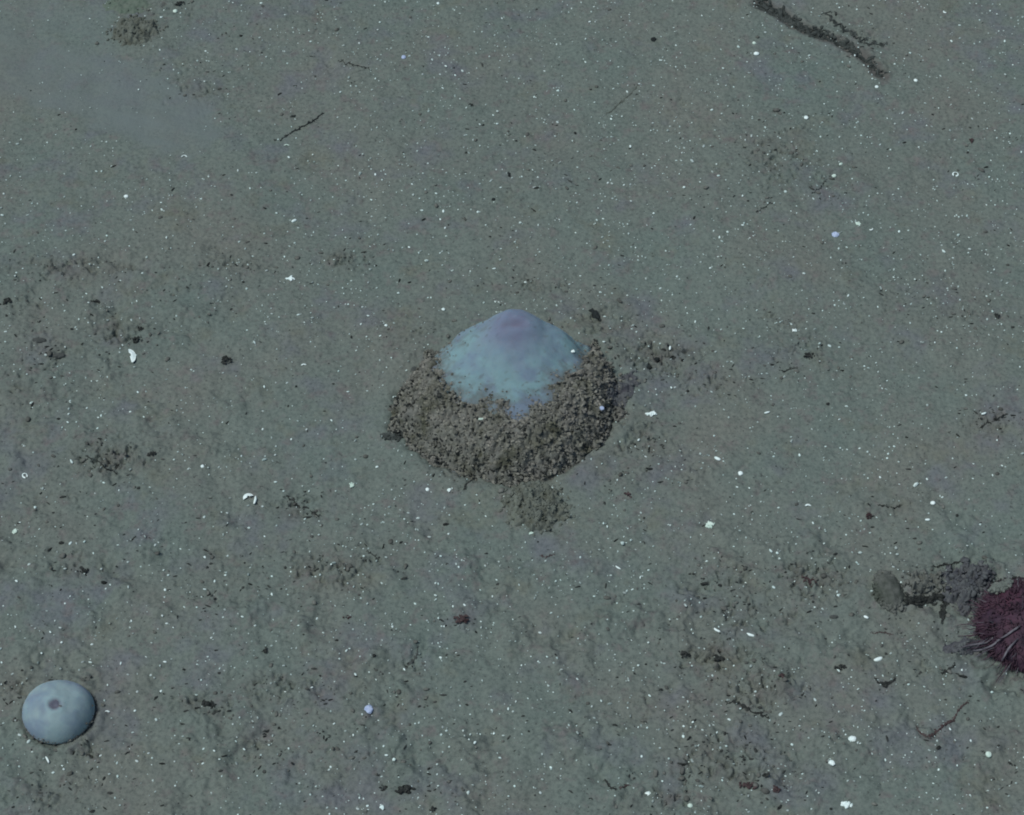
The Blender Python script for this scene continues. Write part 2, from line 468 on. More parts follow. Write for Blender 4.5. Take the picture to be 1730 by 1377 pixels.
U = axis(-960, 960, 2.0, 60000)
Vv = axis(-1010, 1200, 2.1, 60000)
GU, GV = np.meshgrid(U, Vv)
Z = np.zeros(GU.shape)
for i in range(0, len(Vv), 200):
    Z[i:i + 200] = terrain(GU[i:i + 200], GV[i:i + 200])
nx, ny = len(U), len(Vv)
idx = np.arange(nx * ny).reshape(ny, nx)
F = np.stack([idx[:-1, :-1], idx[:-1, 1:], idx[1:, 1:], idx[1:, :-1]], -1).reshape(-1, 4)
me = mesh_np('seabed', np.stack([GU, GV, Z], -1).reshape(-1, 3) * S, F, M_GROUND)
pxg, pyg = project(GU, GV, 0.0)
dens = area_density(pxg, pyg) * np.exp(-((GU / 1400) ** 2 + (GV / 1500) ** 2) ** 3)
dens = dens * (0.55 + 0.9 * pn(GU, GV, 30, 14))
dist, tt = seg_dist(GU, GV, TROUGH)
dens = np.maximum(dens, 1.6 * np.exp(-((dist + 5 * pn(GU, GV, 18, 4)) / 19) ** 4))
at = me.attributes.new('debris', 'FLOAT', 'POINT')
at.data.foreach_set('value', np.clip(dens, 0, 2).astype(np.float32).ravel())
haze_val = haze_mask(pxg, pyg) * np.exp(-((GU / 1400) ** 2 + (GV / 1500) ** 2) ** 3)
at = me.attributes.new('haze', 'FLOAT', 'POINT')
at.data.foreach_set('value', haze_val.astype(np.float32).ravel())
seabed = link('seabed', me)
tag(seabed, 'flat grey green mud of the seabed', kind='structure')

# ------------------------------------------------------------------ big sponge
WHITE = [(735, 622), (735, 585), (760, 555), (790, 530), (815, 505), (818, 470), (925, 470), (940, 505), (970, 530), (995, 555), (1000, 592), (980, 628), (940, 642), (934, 664), (924, 688), (902, 680), (890, 700), (872, 712), (860, 702), (848, 682), (832, 690), (816, 670), (797, 684), (776, 672), (750, 644)]
def sponge_material(name, lilac_at, r_lilac, cA, cB, spot, spr, spc):
    m, nt, b = mat_new(name)
    geo = N(nt, 'ShaderNodeNewGeometry'); P = geo.outputs['Position']
    vd = N(nt, 'ShaderNodeVectorMath', operation='DISTANCE')
    nt.links.new(P, vd.inputs[0]); vd.inputs[1].default_value = lilac_at
    nz = noise(nt, P, 1 / (45 * S), 3, 0.6)
    ad = N(nt, 'ShaderNodeMath', operation='MULTIPLY_ADD')
    nt.links.new(nz, ad.inputs[0]); ad.inputs[1].default_value = 70 * S; nt.links.new(vd.outputs['Value'], ad.inputs[2])
    mr = N(nt, 'ShaderNodeMapRange'); mr.inputs['From Min'].default_value = r_lilac * S; mr.inputs['From Max'].default_value = (r_lilac * 2.1) * S
    nt.links.new(ad.outputs[0], mr.inputs['Value'])
    c = mix(nt, mr.outputs[0], cB, cA)
    n2 = noise(nt, P, 1 / (24 * S), 4, 0.65, 4.0)
    f2 = ramp(nt, n2, [(0.3, (0.92, 0.93, 0.94)), (0.7, (1.05, 1.04, 1.03))])
    c = mix(nt, 1.0, c, f2, 'MULTIPLY')
    n3 = noise(nt, P, 1 / (9 * S), 3, 0.6, 9.0)
    f3 = ramp(nt, n3, [(0.64, (0, 0, 0)), (0.78, (0.4, 0.4, 0.4))])
    c = mix(nt, f3, c, (0.10, 0.125, 0.13))
    n4 = noise(nt, P, 1 / (34 * S), 4, 0.7, 19.0)
    c = mix(nt, ramp(nt, n4, [(0.5, (0, 0, 0)), (0.8, (0.25, 0.25, 0.25))]), c, (0.125, 0.145, 0.150))
    da = N(nt, 'ShaderNodeAttribute'); da.attribute_name = 'dust'
    dm = N(nt, 'ShaderNodeMath', operation='MULTIPLY'); dm.inputs[1].default_value = 0.8
    nt.links.new(da.outputs['Fac'], dm.inputs[0])
    c = mix(nt, dm.outputs[0], c, (0.105, 0.118, 0.115))
    vo = N(nt, 'ShaderNodeMapRange'); vo.interpolation_type = 'SMOOTHSTEP'; vo.inputs['From Min'].default_value = spr[0] * S; vo.inputs['From Max'].default_value = spr[1] * S
    v2 = N(nt, 'ShaderNodeVectorMath', operation='DISTANCE'); nt.links.new(P, v2.inputs[0]); v2.inputs[1].default_value = spot
    nt.links.new(v2.outputs['Value'], vo.inputs['Value'])
    c = mix(nt, vo.outputs[0], spc, c)
    li = noise(nt, P, 1 / (60 * S), 3, 0.6, 13.0)
    lic = ramp(nt, li, [(0.48, (0, 0, 0)), (0.64, (0.8, 0.8, 0.8))])
    c = mix(nt, lic, c, (0.150, 0.205, 0.278))
    nt.links.new(c, b.inputs['Base Color'])
    b.inputs['Roughness'].default_value = 0.7
    b.inputs['Specular IOR Level'].default_value = 0.12
    b.inputs['Subsurface Weight'].default_value = 0.75
    b.inputs['Subsurface Radius'].default_value = (0.5, 0.9, 1.0)
    b.inputs['Subsurface Scale'].default_value = 26 * S
    bump(nt, b, noise(nt, P, 1 / (11 * S), 5, 0.65, 7.0), 0.4, 3 * S)
    return m

bu = np.arange(FOOT[:, 0].min() - 20, FOOT[:, 0].max() + 20, 2.0)
bv = np.arange(FOOT[:, 1].min() - 20, FOOT[:, 1].max() + 20, 2.0)
BU, BV = np.meshgrid(bu, bv)
H, SD = mound(BU, BV)
base_z = 9 * pn(BU, BV, 420, 1) + 4 * pn(BU, BV, 150, 3)
OSC = PEAK + np.array([-6.0, -20.0])
ro = np.hypot((BU - OSC[0]) / 20, (BV - OSC[1]) / 8)
Hb = H + 2.0 * pn(BU, BV, 55, 4) - 4.5 * np.exp(-ro ** 2) + 0.4 * np.exp(-((ro - 1.8) / 0.7) ** 2)
BZ = base_z + Hb
bx, by = project(BU, BV, BZ)
msk = poly_sd(bx, by, WHITE)
far_side = (BV > DOME[1] + 40) & (((BU - DOME[0]) / 124) ** 2 + ((BV - DOME[1]) / 100) ** 2 < 0.85)
msk = np.where(far_side, np.maximum(msk, 12), msk)
msk = msk + 9 * pn(BU, BV, 22, 5) + 7 * pn(BU, BV, 10, 6)         # >0: bare skin
def att_of(me, name, A, keep):
    ny, nx = A.shape
    idx = np.arange(nx * ny).reshape(ny, nx)
    F = np.stack([idx[:-1, :-1], idx[:-1, 1:], idx[1:, 1:], idx[1:, :-1]], -1).reshape(-1, 4)
    used = np.unique(F[keep.ravel()[F].all(1)])
    a = me.attributes.new(name, 'FLOAT', 'POINT')
    a.data.foreach_set('value', A.ravel()[used].astype(np.float32))
def field_mesh(name, UU, VV, ZZ, keep, mat, z0):
    ny, nx = UU.shape
    idx = np.arange(nx * ny).reshape(ny, nx)
    F = np.stack([idx[:-1, :-1], idx[:-1, 1:], idx[1:, 1:], idx[1:, :-1]], -1).reshape(-1, 4)
    F = F[keep.ravel()[F].all(1)]
    used = np.unique(F); rem = np.full(nx * ny, -1); rem[used] = np.arange(len(used))
    P = np.stack([UU, VV, ZZ], -1).reshape(-1, 3)[used] - z0
    return mesh_np(name, P * S, rem[F], mat)
big_loc = np.array([MC[0], MC[1], 0.0])
big = thing('sponge', 'large pale blue domed sponge half caked in brown sediment', 'sponge', big_loc * S)
zo = float(BZ[np.argmin(np.abs(bv - OSC[1])), np.argmin(np.abs(bu - OSC[0]))])
M_BODY = sponge_material('sponge_skin', (OSC[0] * S, OSC[1] * S, zo * S), 58, (0.185, 0.305, 0.330), (0.165, 0.200, 0.282), (OSC[0] * S, OSC[1] * S, zo * S), (2, 36), (0.150, 0.165, 0.235))
ob = link('body', field_mesh('body', BU, BV, BZ - 3, SD > -14, M_BODY, big_loc), big)
dust = sstep(42, -4, msk + 16 * pn(BU, BV, 18, 12) + 9 * pn(BU, BV, 6, 13)) * (1 - 0.85 * far_side)
dust = np.maximum(dust, 0.75 * sstep(.42, .6, pn(BU, BV, 9, 3)) * sstep(90, 20, msk))
att_of(ob.data, 'dust', dust, SD > -14)
wrp = BU + 3 * pn(BU, BV, 8, 8); wrv = BV + 3 * pn(BU, BV, 8, 9)
crumb = np.abs(pn(wrp, wrv, 13, 3)) * 12 + np.abs(pn(wrp, wrv, 8, 2)) * 9 + 5 * pn(BU, BV, 34, 9) - 2 - 7 * sstep(.35, .6, pn(BU, BV, 10, 12))
cover = sstep(4, -9, msk)
CZ = BZ - 3 - 6 * (1 - cover) + cover * (np.maximum(crumb, -1.5) + 2.4)
CZ = CZ - 6 * sstep(4, -16, SD)
link('sediment_crust', field_mesh('sediment_crust', BU, BV, CZ, (msk < 10) & (SD > -13), M_CRUST, big_loc), big)
# loose granules over the crust
cand = rng.uniform([bu[0], bv[0]], [bu[-1], bv[-1]], (34000, 2))
ii = np.clip(((cand[:, 1] - bv[0]) / 2).astype(int), 0, len(bv) - 1); jj = np.clip(((cand[:, 0] - bu[0]) / 2).astype(int), 0, len(bu) - 1)
mk = msk[ii, jj]; sdc = SD[ii, jj]
p = np.where(mk < 3, 0.62, 0.0) * (sdc > -12) * (0.62 + 0.7 * pn(cand[:, 0], cand[:, 1], 20, 11))
p = np.maximum(p, 0.10 * sstep(34, 2, mk) * (mk >= 3) * (sdc > 0))
sel = rng.uniform(0, 1, len(cand)) < p
P = np.stack([cand[sel, 0], cand[sel, 1], np.maximum(CZ, BZ - 3)[ii, jj][sel] + 0.6], -1)
rad = np.where(rng.uniform(0, 1, sel.sum()) < .06, 1.8, 1.0) * (rng.gamma(2.4, 0.42, sel.sum()) + 0.55)
rad = np.where(mk[sel] > 3, rad * 0.6, rad)
V_, F_ = scatter(P - big_loc, rad, 1, 0.75, 0.22)
gr = link('sediment_granules', mesh_np('sediment_granules', V_ * S, F_, M_CRUST2, False), big)
gr['kind'] = 'stuff'
# dark granules low on the flanks, standing in for shade at the rim
cand = cand[::2]; ii = ii[::2]; jj = jj[::2]
sdc = SD[ii, jj]; mk = msk[ii, jj]
p = (mk < -4) * (0.07 + 0.22 * sstep(.1, .5, pn(cand[:, 0], cand[:, 1], 17, 3)) + 0.75 * np.exp(-((sdc - 4) / 15) ** 2) * (cand[:, 1] < MC[1] + 30)) * (sdc > -10)
sel = rng.uniform(0, 1, len(cand)) < p
P = np.stack([cand[sel, 0], cand[sel, 1], CZ[ii, jj][sel] + 1.0], -1)
V_, F_ = scatter(P - big_loc, rng.gamma(3, 0.33, sel.sum()) + 0.5, 1, 0.7, 0.3)
gr = link('rim_shade_bits', mesh_np('rim_shade_bits', V_ * S, F_, M_DARK, False), big)
gr['kind'] = 'stuff'
gr['label'] = 'dark bits standing in for shade low on the flanks'

def crust_z(u, v):
    i = int(np.clip((v - bv[0]) / 2, 0, len(bv) - 1)); j = int(np.clip((u - bu[0]) / 2, 0, len(bu) - 1))
    return float(max(CZ[i, j] if msk[i, j] < 10 else -99, BZ[i, j] - 3)) if SD[i, j] > -12 else float(terrain(np.array([u]), np.array([v]))[0])
def surf(px, py):
    """point on whatever surface shows there: sponge or mud"""
    z = 0.0
    for _ in range(14):
        u, v = ground(px, py, z)
        z = 0.5 * z + 0.5 * max(crust_z(u, v), float(terrain(np.array([u]), np.array([v]))[0]))
    return float(u), float(v), z

# ------------------------------------------------------------------ small sponge
sz = float(terrain(SMALL[:1], SMALL[1:])[0])
small = thing('sponge', 'small smooth pale blue sponge with one dark spot', 'sponge', (SMALL[0] * S, SMALL[1] * S, sz * S))
V0, F0 = ico(4)
OD = np.array([0.03, -0.22, 0.97]); OD /= np.linalg.norm(OD)
def small_pt(D):
    a = np.arctan2(D[:, 1], D[:, 0])
    rr = 54 * (1 + 0.015 * np.sin(2 * a + 1) * (1 - D[:, 2] ** 2) + 0.025 * np.sin(3 * a) * (1 - D[:, 2] ** 2))
    V = D * np.stack([rr, rr * 0.98, np.full(len(a), 46.0)], -1)
    V[:, 2] = np.where(V[:, 2] > 0, V[:, 2], V[:, 2] * 0.5) + 10
    dd = np.linalg.norm(D - OD, axis=1)
    V[:, 2] += -4 * np.exp(-(dd / 0.13) ** 3) + 1.2 * np.exp(-((dd - 0.25) / 0.08) ** 2)
    V += ((3.2 * pn(V[:, 0], V[:, 1], 38, 3) + 0.7 * pn(V[:, 0], V[:, 1], 12, 4)) * np.clip(D[:, 2] + .2, 0, 1))[:, None] * D
    return V
V = small_pt(V0)
M_BODY2 = sponge_material('small_sponge_skin', ((SMALL[0] + 34) * S, (SMALL[1] + 40) * S, (sz + 30) * S), 34, (0.245, 0.340, 0.360), (0.185, 0.240, 0.325), (small_pt(OD[None])[0] + np.array([SMALL[0], SMALL[1], sz])) * S, (4, 15), (0.120, 0.135, 0.180))  # dim upper right side of the dome painted in as lilac skin
me_ = mesh_np('body', V * S, F0, M_BODY2)
at_ = me_.attributes.new('dust', 'FLOAT', 'POINT')
at_.data.foreach_set('value', (sstep(0.10, -0.28, V0[:, 2] + 0.16 * pn(V[:, 0], V[:, 1], 15, 4) + 0.1 * pn(V[:, 0], V[:, 1], 6, 4)) * 0.95).astype(np.float32))
link('body', me_, small)
# dark osculum: a small sunken cup
M_OSC = simple('osculum_lining', (0.085, 0.092, 0.125), (0.120, 0.130, 0.165), 8, 0.9, 0.2, 4)
e1 = np.cross(OD, [0, 1, 0]); e1 /= np.linalg.norm(e1); e2 = np.cross(OD, e1)
th = np.linspace(0, 2 * np.pi, 29)[:-1]; n = len(th)
D = [OD]; off = [1.0]
for k, ang in enumerate([.03, .06, .085, .105, .125]):
    for t in th:
        g_ = ang * (1 + (.10 * math.sin(3 * t + 1) + .12 * math.sin(2 * t) + .06 * math.sin(7 * t)) * (k / 4))
        D.append(OD * math.cos(g_) + (e1 * math.cos(t) + e2 * math.sin(t)) * math.sin(g_)); off.append([1.0, 1.0, 1.0, .8, -.6][k])
D = np.array(D)
oV = small_pt(D) + D * np.array(off)[:, None]
tri = [(0, 1 + i, 1 + (i + 1) % n) for i in range(n)]
for k in range(4):
    for i in range(n):
        a0 = 1 + k * n + i; a1 = 1 + k * n + (i + 1) % n
        tri += [(a0, a0 + n, a1 + n), (a0, a1 + n, a1)]
link('osculum', mesh_np('osculum', oV * S, np.array(tri), M_OSC), small)
Dg = rng.normal(0, 1, (900, 3)); Dg[:, 2] -= .35; Dg /= np.linalg.norm(Dg, axis=1)[:, None]
Dg = Dg[rng.uniform(0, 1, 900) < np.where(Dg[:, 2] > -.5, .012 + .95 * sstep(.22, -.2, Dg[:, 2] + .2 * pn(Dg[:, 0] * 50, Dg[:, 1] * 50, 22, 5)), 0)]
Vg_, Fg_ = scatter(small_pt(Dg) + Dg * .2, rng.gamma(3, .3, len(Dg)) + .5, 1, .8, .25)
og = link('silt_grains', mesh_np('silt_grains', Vg_ * S, Fg_, M_CRUMB), small)
og['kind'] = 'stuff'

# ------------------------------------------------------------------ urchin at the right edge
uz = float(terrain(URCH[:1], URCH[1:])[0])
M_URCH = simple('urchin_test', (0.021, 0.013, 0.021), (0.070, 0.036, 0.056), 17, 0.7, 0.8, 5, 0.2, big=(40, (0.7, 0.8, 0.9), (1.1, 0.9, 0.95)))
M_SPD = simple('dark_spine', (0.026, 0.016, 0.025), (0.078, 0.044, 0.064), 12, 0.6, 0, 4, 0.3)
M_SPL = simple('pale_spine', (0.040, 0.036, 0.050), (0.150, 0.152, 0.172), 12, 0.6, 0, 4, 0.3)
urch = thing('sea_urchin', 'maroon sea urchin with pale and dark spines at the right edge', 'sea urchin', (URCH[0] * S, URCH[1] * S, uz * S))
V = V0 * np.array([86, 84, 46.0])
a = np.arctan2(V0[:, 1], V0[:, 0])
V *= (1 + 0.025 * np.cos(10 * a) * (1 - np.abs(V0[:, 2])))[:, None]
V[:, 2] = np.where(V[:, 2] > 0, V[:, 2], V[:, 2] * 0.35) + 6
V += (2.6 * pn(V[:, 0], V[:, 1], 13, 3) + 1.6 * pn(V[:, 0], V[:, 1], 6, 5))[:, None] * V0
link('test', mesh_np('test', V * S, F0, M_URCH), urch)

def tube(pts, radii, sides=7, jag=0.0):
    pts = np.array(pts, float); n = len(pts)
    T = np.gradient(pts, axis=0); T /= np.linalg.norm(T, axis=1)[:, None] + 1e-9
    ref = np.array([0, 0, 1.0])
    A = np.cross(T, ref); ln = np.linalg.norm(A, axis=1)
    A[ln < 1e-3] = (1, 0, 0); A /= np.linalg.norm(A, axis=1)[:, None]
    B = np.cross(T, A)
    th = np.linspace(0, 2 * np.pi, sides + 1)[:-1]
    V = []
    for i in range(n):
        r = radii[i] * (1 + (rng.uniform(-jag, jag, sides) if jag else 0))
        V.append(pts[i] + (A[i][None] * np.cos(th)[:, None] + B[i][None] * np.sin(th)[:, None]) * np.reshape(r, (-1, 1) if jag else ()))
    V = np.concatenate(V + [pts[:1], pts[-1:]])
    F = []
    for i in range(n - 1):
        for k in range(sides):
            a0 = i * sides + k; a1 = i * sides + (k + 1) % sides
            F += [(a0, a1, a1 + sides), (a0, a1 + sides, a0 + sides)]
    c0 = n * sides; c1 = c0 + 1
    for k in range(sides):
        F.append((c0, (k + 1) % sides, k)); F.append((c1, (n - 1) * sides + k, (n - 1) * sides + (k + 1) % sides))
    return V, np.array(F)

for k in range(96):
    # most spines on the side that shows
    az = rng.uniform(R_(105), R_(285)); el = R_(rng.choice([6, 14, 26, 42, 60, 75], p=[.26, .24, .2, .15, .1, .05]) + rng.uniform(-5, 5))
    d0 = np.array([math.cos(az) * math.cos(el), math.sin(az) * math.cos(el), math.sin(el)])
    st = d0 * np.array([83, 81, 44]) + np.array([0, 0, 6])
    lean = d0 + np.array([0, 0, -0.25 if el < 0.5 else 0.05]) + rng.normal(0, 0.16, 3); lean /= np.linalg.norm(lean)
    lower = math.sin(az) < 0.15
    L = rng.uniform(16, 40) * (1.25 if lower else 0.7) * (0.75 if el > 0.6 else 1)
    npt = 6
    pts = [st + lean * L * t + np.array([0, 0, -0.06 * L]) * t * t for t in np.linspace(0, 1, npt)]
    for q_ in pts:
        q_[2] = max(q_[2], 2.0)
    pale = rng.uniform() < (0.42 if lower else 0.15)
    rr = np.linspace(1.2, 0.35, npt) * rng.uniform(0.6, 1.2)
    pts = [q_ + rng.normal(0, .5, 3) for q_ in pts]
    Vt, Ft = tube(pts, rr, 6)
    o = link('spine', mesh_np('spine', Vt * S, Ft, M_SPL if pale else M_SPD), urch)
VV_, FF_ = [], []; off_ = 0
for k in range(1100):
    az = rng.uniform(R_(60), R_(330)); el = math.asin(rng.uniform(0.02, 0.99))
    d0 = np.array([math.cos(az) * math.cos(el), math.sin(az) * math.cos(el), math.sin(el)])
    st_ = d0 * np.array([85, 83, 45]) + np.array([0, 0, 6])
    dr = d0 + rng.normal(0, .45, 3); dr /= np.linalg.norm(dr)
    L = rng.uniform(5, 13)
    a_, b_ = tube([st_, st_ + dr * L * .5, st_ + dr * L + np.array([0, 0, -1.0])], [1.1, .8, .3], 4)
    VV_.append(a_); FF_.append(b_ + off_); off_ += len(a_)
o = link('short_spines', mesh_np('short_spines', np.concatenate(VV_) * S, np.concatenate(FF_), M_SPD), urch)
o['kind'] = 'stuff'
# long pale spines lying back over the test
for az, el, az2 in ((222, 62, 214), (236, 48, 228), (262, 52, 262), (268, 40, 272), (214, 32, 200), (206, 22, 196)):
    d0 = np.array([math.cos(R_(az)) * math.cos(R_(el)), math.sin(R_(az)) * math.cos(R_(el)), math.sin(R_(el))])
    st = d0 * np.array([86, 84, 46]) + np.array([0, 0, 7])
    dr = np.array([math.cos(R_(az2)), math.sin(R_(az2)), -0.25])
    pts = []; wob = rng.normal(0, 2.2, 3)
    for t in np.linspace(0, 1, 7):
        q_ = st + dr * rng.uniform(40, 46) * t + wob * math.sin(3 * t + az)
        rad2 = (q_[0] / 88) ** 2 + (q_[1] / 86) ** 2
        top = 47 * math.sqrt(max(0, 1 - rad2)) + 9
        q_[2] = max(q_[2], top if rad2 < 1 else 3)
        pts.append(q_)
    Vt, Ft = tube(pts, [1.2, 1.7, 2.0, 1.8, 1.6, 1.2, .6], 7, .2)
    link('spine', mesh_np('spine', Vt * S, Ft, M_SPL), urch)['label'] = 'long pale spine lying against the body'

# ------------------------------------------------------------------ mud clods, flocks, strands
def lump_mesh(name, u, v, z, n, rx, ry, rz, rot, cr, mat, sub=1, smooth=False, seedcore=True, jag=0.22):
    """an aggregate of crumbs within an ellipse, drawn as one ragged body"""
    c, s = math.cos(rot), math.sin(rot)
    q = rng.normal(0, 0.45, (n, 2)); r = np.linalg.norm(q, axis=1); q = q[r < 1.05]
    hh = np.sqrt(np.clip(1 - (q ** 2).sum(1), 0.02, 1)) * rz * 0.75
    P = np.stack([q[:, 0] * rx * c - q[:, 1] * ry * s, q[:, 0] * rx * s + q[:, 1] * ry * c, hh], -1)
    rad = rng.uniform(0.6, 1.3, len(q)) * cr
    V1, F1 = scatter(P, rad, sub, 0.8, jag)
    if seedcore:
        V0_, F0_ = ICO[3]
        C_ = V0_ * (1 + 0.13 * pn(V0_[:, 0] * 30 + u, V0_[:, 1] * 30 + v, 11, 2) + 0.10 * pn(V0_[:, 2] * 30 + u, V0_[:, 0] * 30, 7, 5))[:, None]
        C_ = C_ * np.array([rx * .9, ry * .9, rz])
        X = C_[:, 0] * c - C_[:, 1] * s; Y = C_[:, 0] * s + C_[:, 1] * c
        C_ = np.stack([X, Y, np.where(C_[:, 2] > 0, C_[:, 2], C_[:, 2] * .3)], -1)
        F1 = np.concatenate([F1, F0_ + len(V1)]); V1 = np.concatenate([V1, C_])
    return mesh_np(name, V1 * S, F1, mat, smooth)

def clump(name, label, cat, px, py, w, h, rot, mat, n=30, cr=2.2, rz=None, group=None, core=True, sink=0.0, onto=False):
    """w, h: half sizes seen in the photograph; h runs along the ground and is foreshortened there"""
    u, v, z = surf(px, py) if onto else place(px, py)
    rz = rz or 0.5 * min(w, h)
    me = lump_mesh(name, u, v, z, n, w, h / math.cos(TILT) * .9, rz, R_(rot), cr, mat, seedcore=core)
    o = link(name, me, None, (u * S, v * S, (z - sink) * S))
    return tag(o, label, cat, group)

def base_z_at(u, v):
    z = terrain(u, v)
    i = np.clip(((v - bv[0]) / 2).astype(int), 0, len(bv) - 1); j = np.clip(((u - bu[0]) / 2).astype(int), 0, len(bu) - 1)
    inside = (u > bu[0]) & (u < bu[-1]) & (v > bv[0]) & (v < bv[-1]) & (SD[i, j] > -12)
    top = np.where(msk[i, j] < 10, np.maximum(CZ, BZ - 3)[i, j], BZ[i, j] - 3)
    return np.where(inside, np.maximum(z, top), z)

def patch(name, label, cat, px, py, w, h, rot, H_, mat, crumbs=120, cr=1.9, rag=0.5, darks=0, onto=False, rough=3.0):
    """a soft low heap that dies out into the mud, with loose crumbs on it"""
    u0, v0, z0 = surf(px, py) if onto else place(px, py)
    hh = h / math.cos(TILT) * .95
    m = max(w, hh) * 1.35
    g = np.arange(-m, m + 1, 2.0)
    A, B = np.meshgrid(g, g)
    c, s_ = math.cos(R_(rot)), math.sin(R_(rot))
    def field(a, b):
        X = a * c + b * s_; Y = -a * s_ + b * c
        return 1 - (X / w) ** 2 - (Y / hh) ** 2 + rag * (pn(a + u0, b + v0, 17, 4) + .7 * pn(a + u0, b + v0, 8, 5) + .5 * pn(a + u0, b + v0, 4.5, 6))
    q = field(A, B)
    UU, VV = A + u0, B + v0
    cr_ = np.abs(pn(UU, VV, 12, 2)) + .7 * np.abs(pn(UU, VV, 6.5, 7)) - .35
    ZZ = base_z_at(UU, VV) + H_ * np.clip(q, -.3, 1.3) * 0.8 + np.clip(q * 3, 0, 1) * cr_ * rough - 0.3
    o0 = np.array([u0, v0, z0])
    me = field_mesh(name, UU, VV, ZZ, q > -.3, mat, o0)
    n = crumbs
    a = rng.normal(0, .5, (n, 2)) * [m, m]
    qq = field(a[:, 0], a[:, 1]); a = a[qq > -.35]; qq = qq[qq > -.35]
    zz = base_z_at(a[:, 0] + u0, a[:, 1] + v0) + H_ * np.clip(qq, 0, 1.3) * .8 + .6 - z0
    Vc, Fc = scatter(np.stack([a[:, 0], a[:, 1], zz], -1), rng.gamma(4, cr / 5, len(a)) + .5, 1, .75, .25)
    nv = len(me.vertices)
    Vm = np.zeros(nv * 3, np.float32); me.vertices.foreach_get('co', Vm)
    Fm = np.zeros(len(me.loops), np.int32); me.loops.foreach_get('vertex_index', Fm); Fm = Fm.reshape(-1, 4)
    tri = np.concatenate([Fm[:, [0, 1, 2]], Fm[:, [0, 2, 3]]])
    me2 = mesh_np(name, np.concatenate([Vm.reshape(-1, 3), Vc * S]), np.concatenate([tri, Fc + nv]), mat, True)
    bpy.data.meshes.remove(me)
    o = link(name, me2, None, o0 * S)
    return tag(o, label, cat)

# low rounded mud clods
M_SOFT = simple('soft_mud', (0.090, 0.100, 0.090), (0.145, 0.160, 0.148), 18, 0.95, 0.5, 4, 0.05)
patch('mud_clod', 'low rounded olive brown mud clod just below the large sponge', 'mud clod', 905, 855, 54, 38, -5, 19, M_CLODP, 300, 1.7, .5, rough=6)
patch('mud_clod', 'round olive brown mud clod near the top left corner', 'mud clod', 228, 52, 48, 30, 0, 19, M_CLODP, 160, 1.7, .5, rough=6)
patch('mud_clod', 'smooth green tinted low mud clod touching the top edge', 'mud clod', 215, 8, 46, 22, 0, 5, simple('green_mud', (0.100, 0.140, 0.110), (0.125, 0.155, 0.130), 20, .95, .5, 5, .05), 20, 1.6, .5, rough=2)
clump('mud_clod', 'beige mud scrap lying on top of the sea urchin', 'mud clod', 1684, 1016, 23, 8, 22, M_GROUND, 60, 3, 7, sink=-38)
# egg shaped stone with dark top and crumbs beside it
u, v, z = place(1502, 1002)
st = tag(link('stone', None or lump_mesh('stone', u, v, z, 420, 26, 44, 24, R_(8), 3.2, simple('mossy_stone', (0.050, 0.060, 0.053), (0.125, 0.138, 0.127), 26, .95, .7, 4, .05, big=(40, (.7, .75, .7), (1.1, 1.1, 1.1))), smooth=True), None, (u * S, v * S, (z - 4) * S)),
         'egg shaped dark green stone left of the urchin', 'stone')
patch('mud_clod', 'knobbly crumbly mud clod between egg shaped stone and urchin', 'mud clod', 1566, 984, 36, 15, 8, 12, M_SOFT, 160, 2.4, 1.3, rough=10)
patch('detritus_mat', 'bluish grey fluffy mat touching the left side of the urchin', 'detritus', 1636, 992, 42, 38, -20, 13, M_MAUVE, 260, 2.4, .8, rough=15)
patch('detritus_mat', 'small mauve streaky fluff below left of the urchin', 'detritus', 1628, 1088, 36, 11, 14, 5, M_MAUVE, 90, 1.6, .6, rough=4)
patch('fluff_shade_patch', 'dark mauve patch standing in for shadow on the right flank of the large sponge', 'detritus', 1050, 660, 20, 34, -30, 9, M_MAUVE, 110, 1.6, .7, onto=True, rough=4)  # heap added and tinted dark for the shadow beside the sponge
patch('fluff_shade_patch', 'small dark fluff at the left tip of the large sponge', 'detritus', 664, 736, 20, 9, 0, 5, M_STRAND, 50, 1.4, .7, onto=True, rough=3)
clump('pebble', 'smooth grey oval pebble on the left flank of the large sponge', 'pebble', 700, 624, 6.5, 5, 20, M_GREY, 0, 1, 4, onto=True)

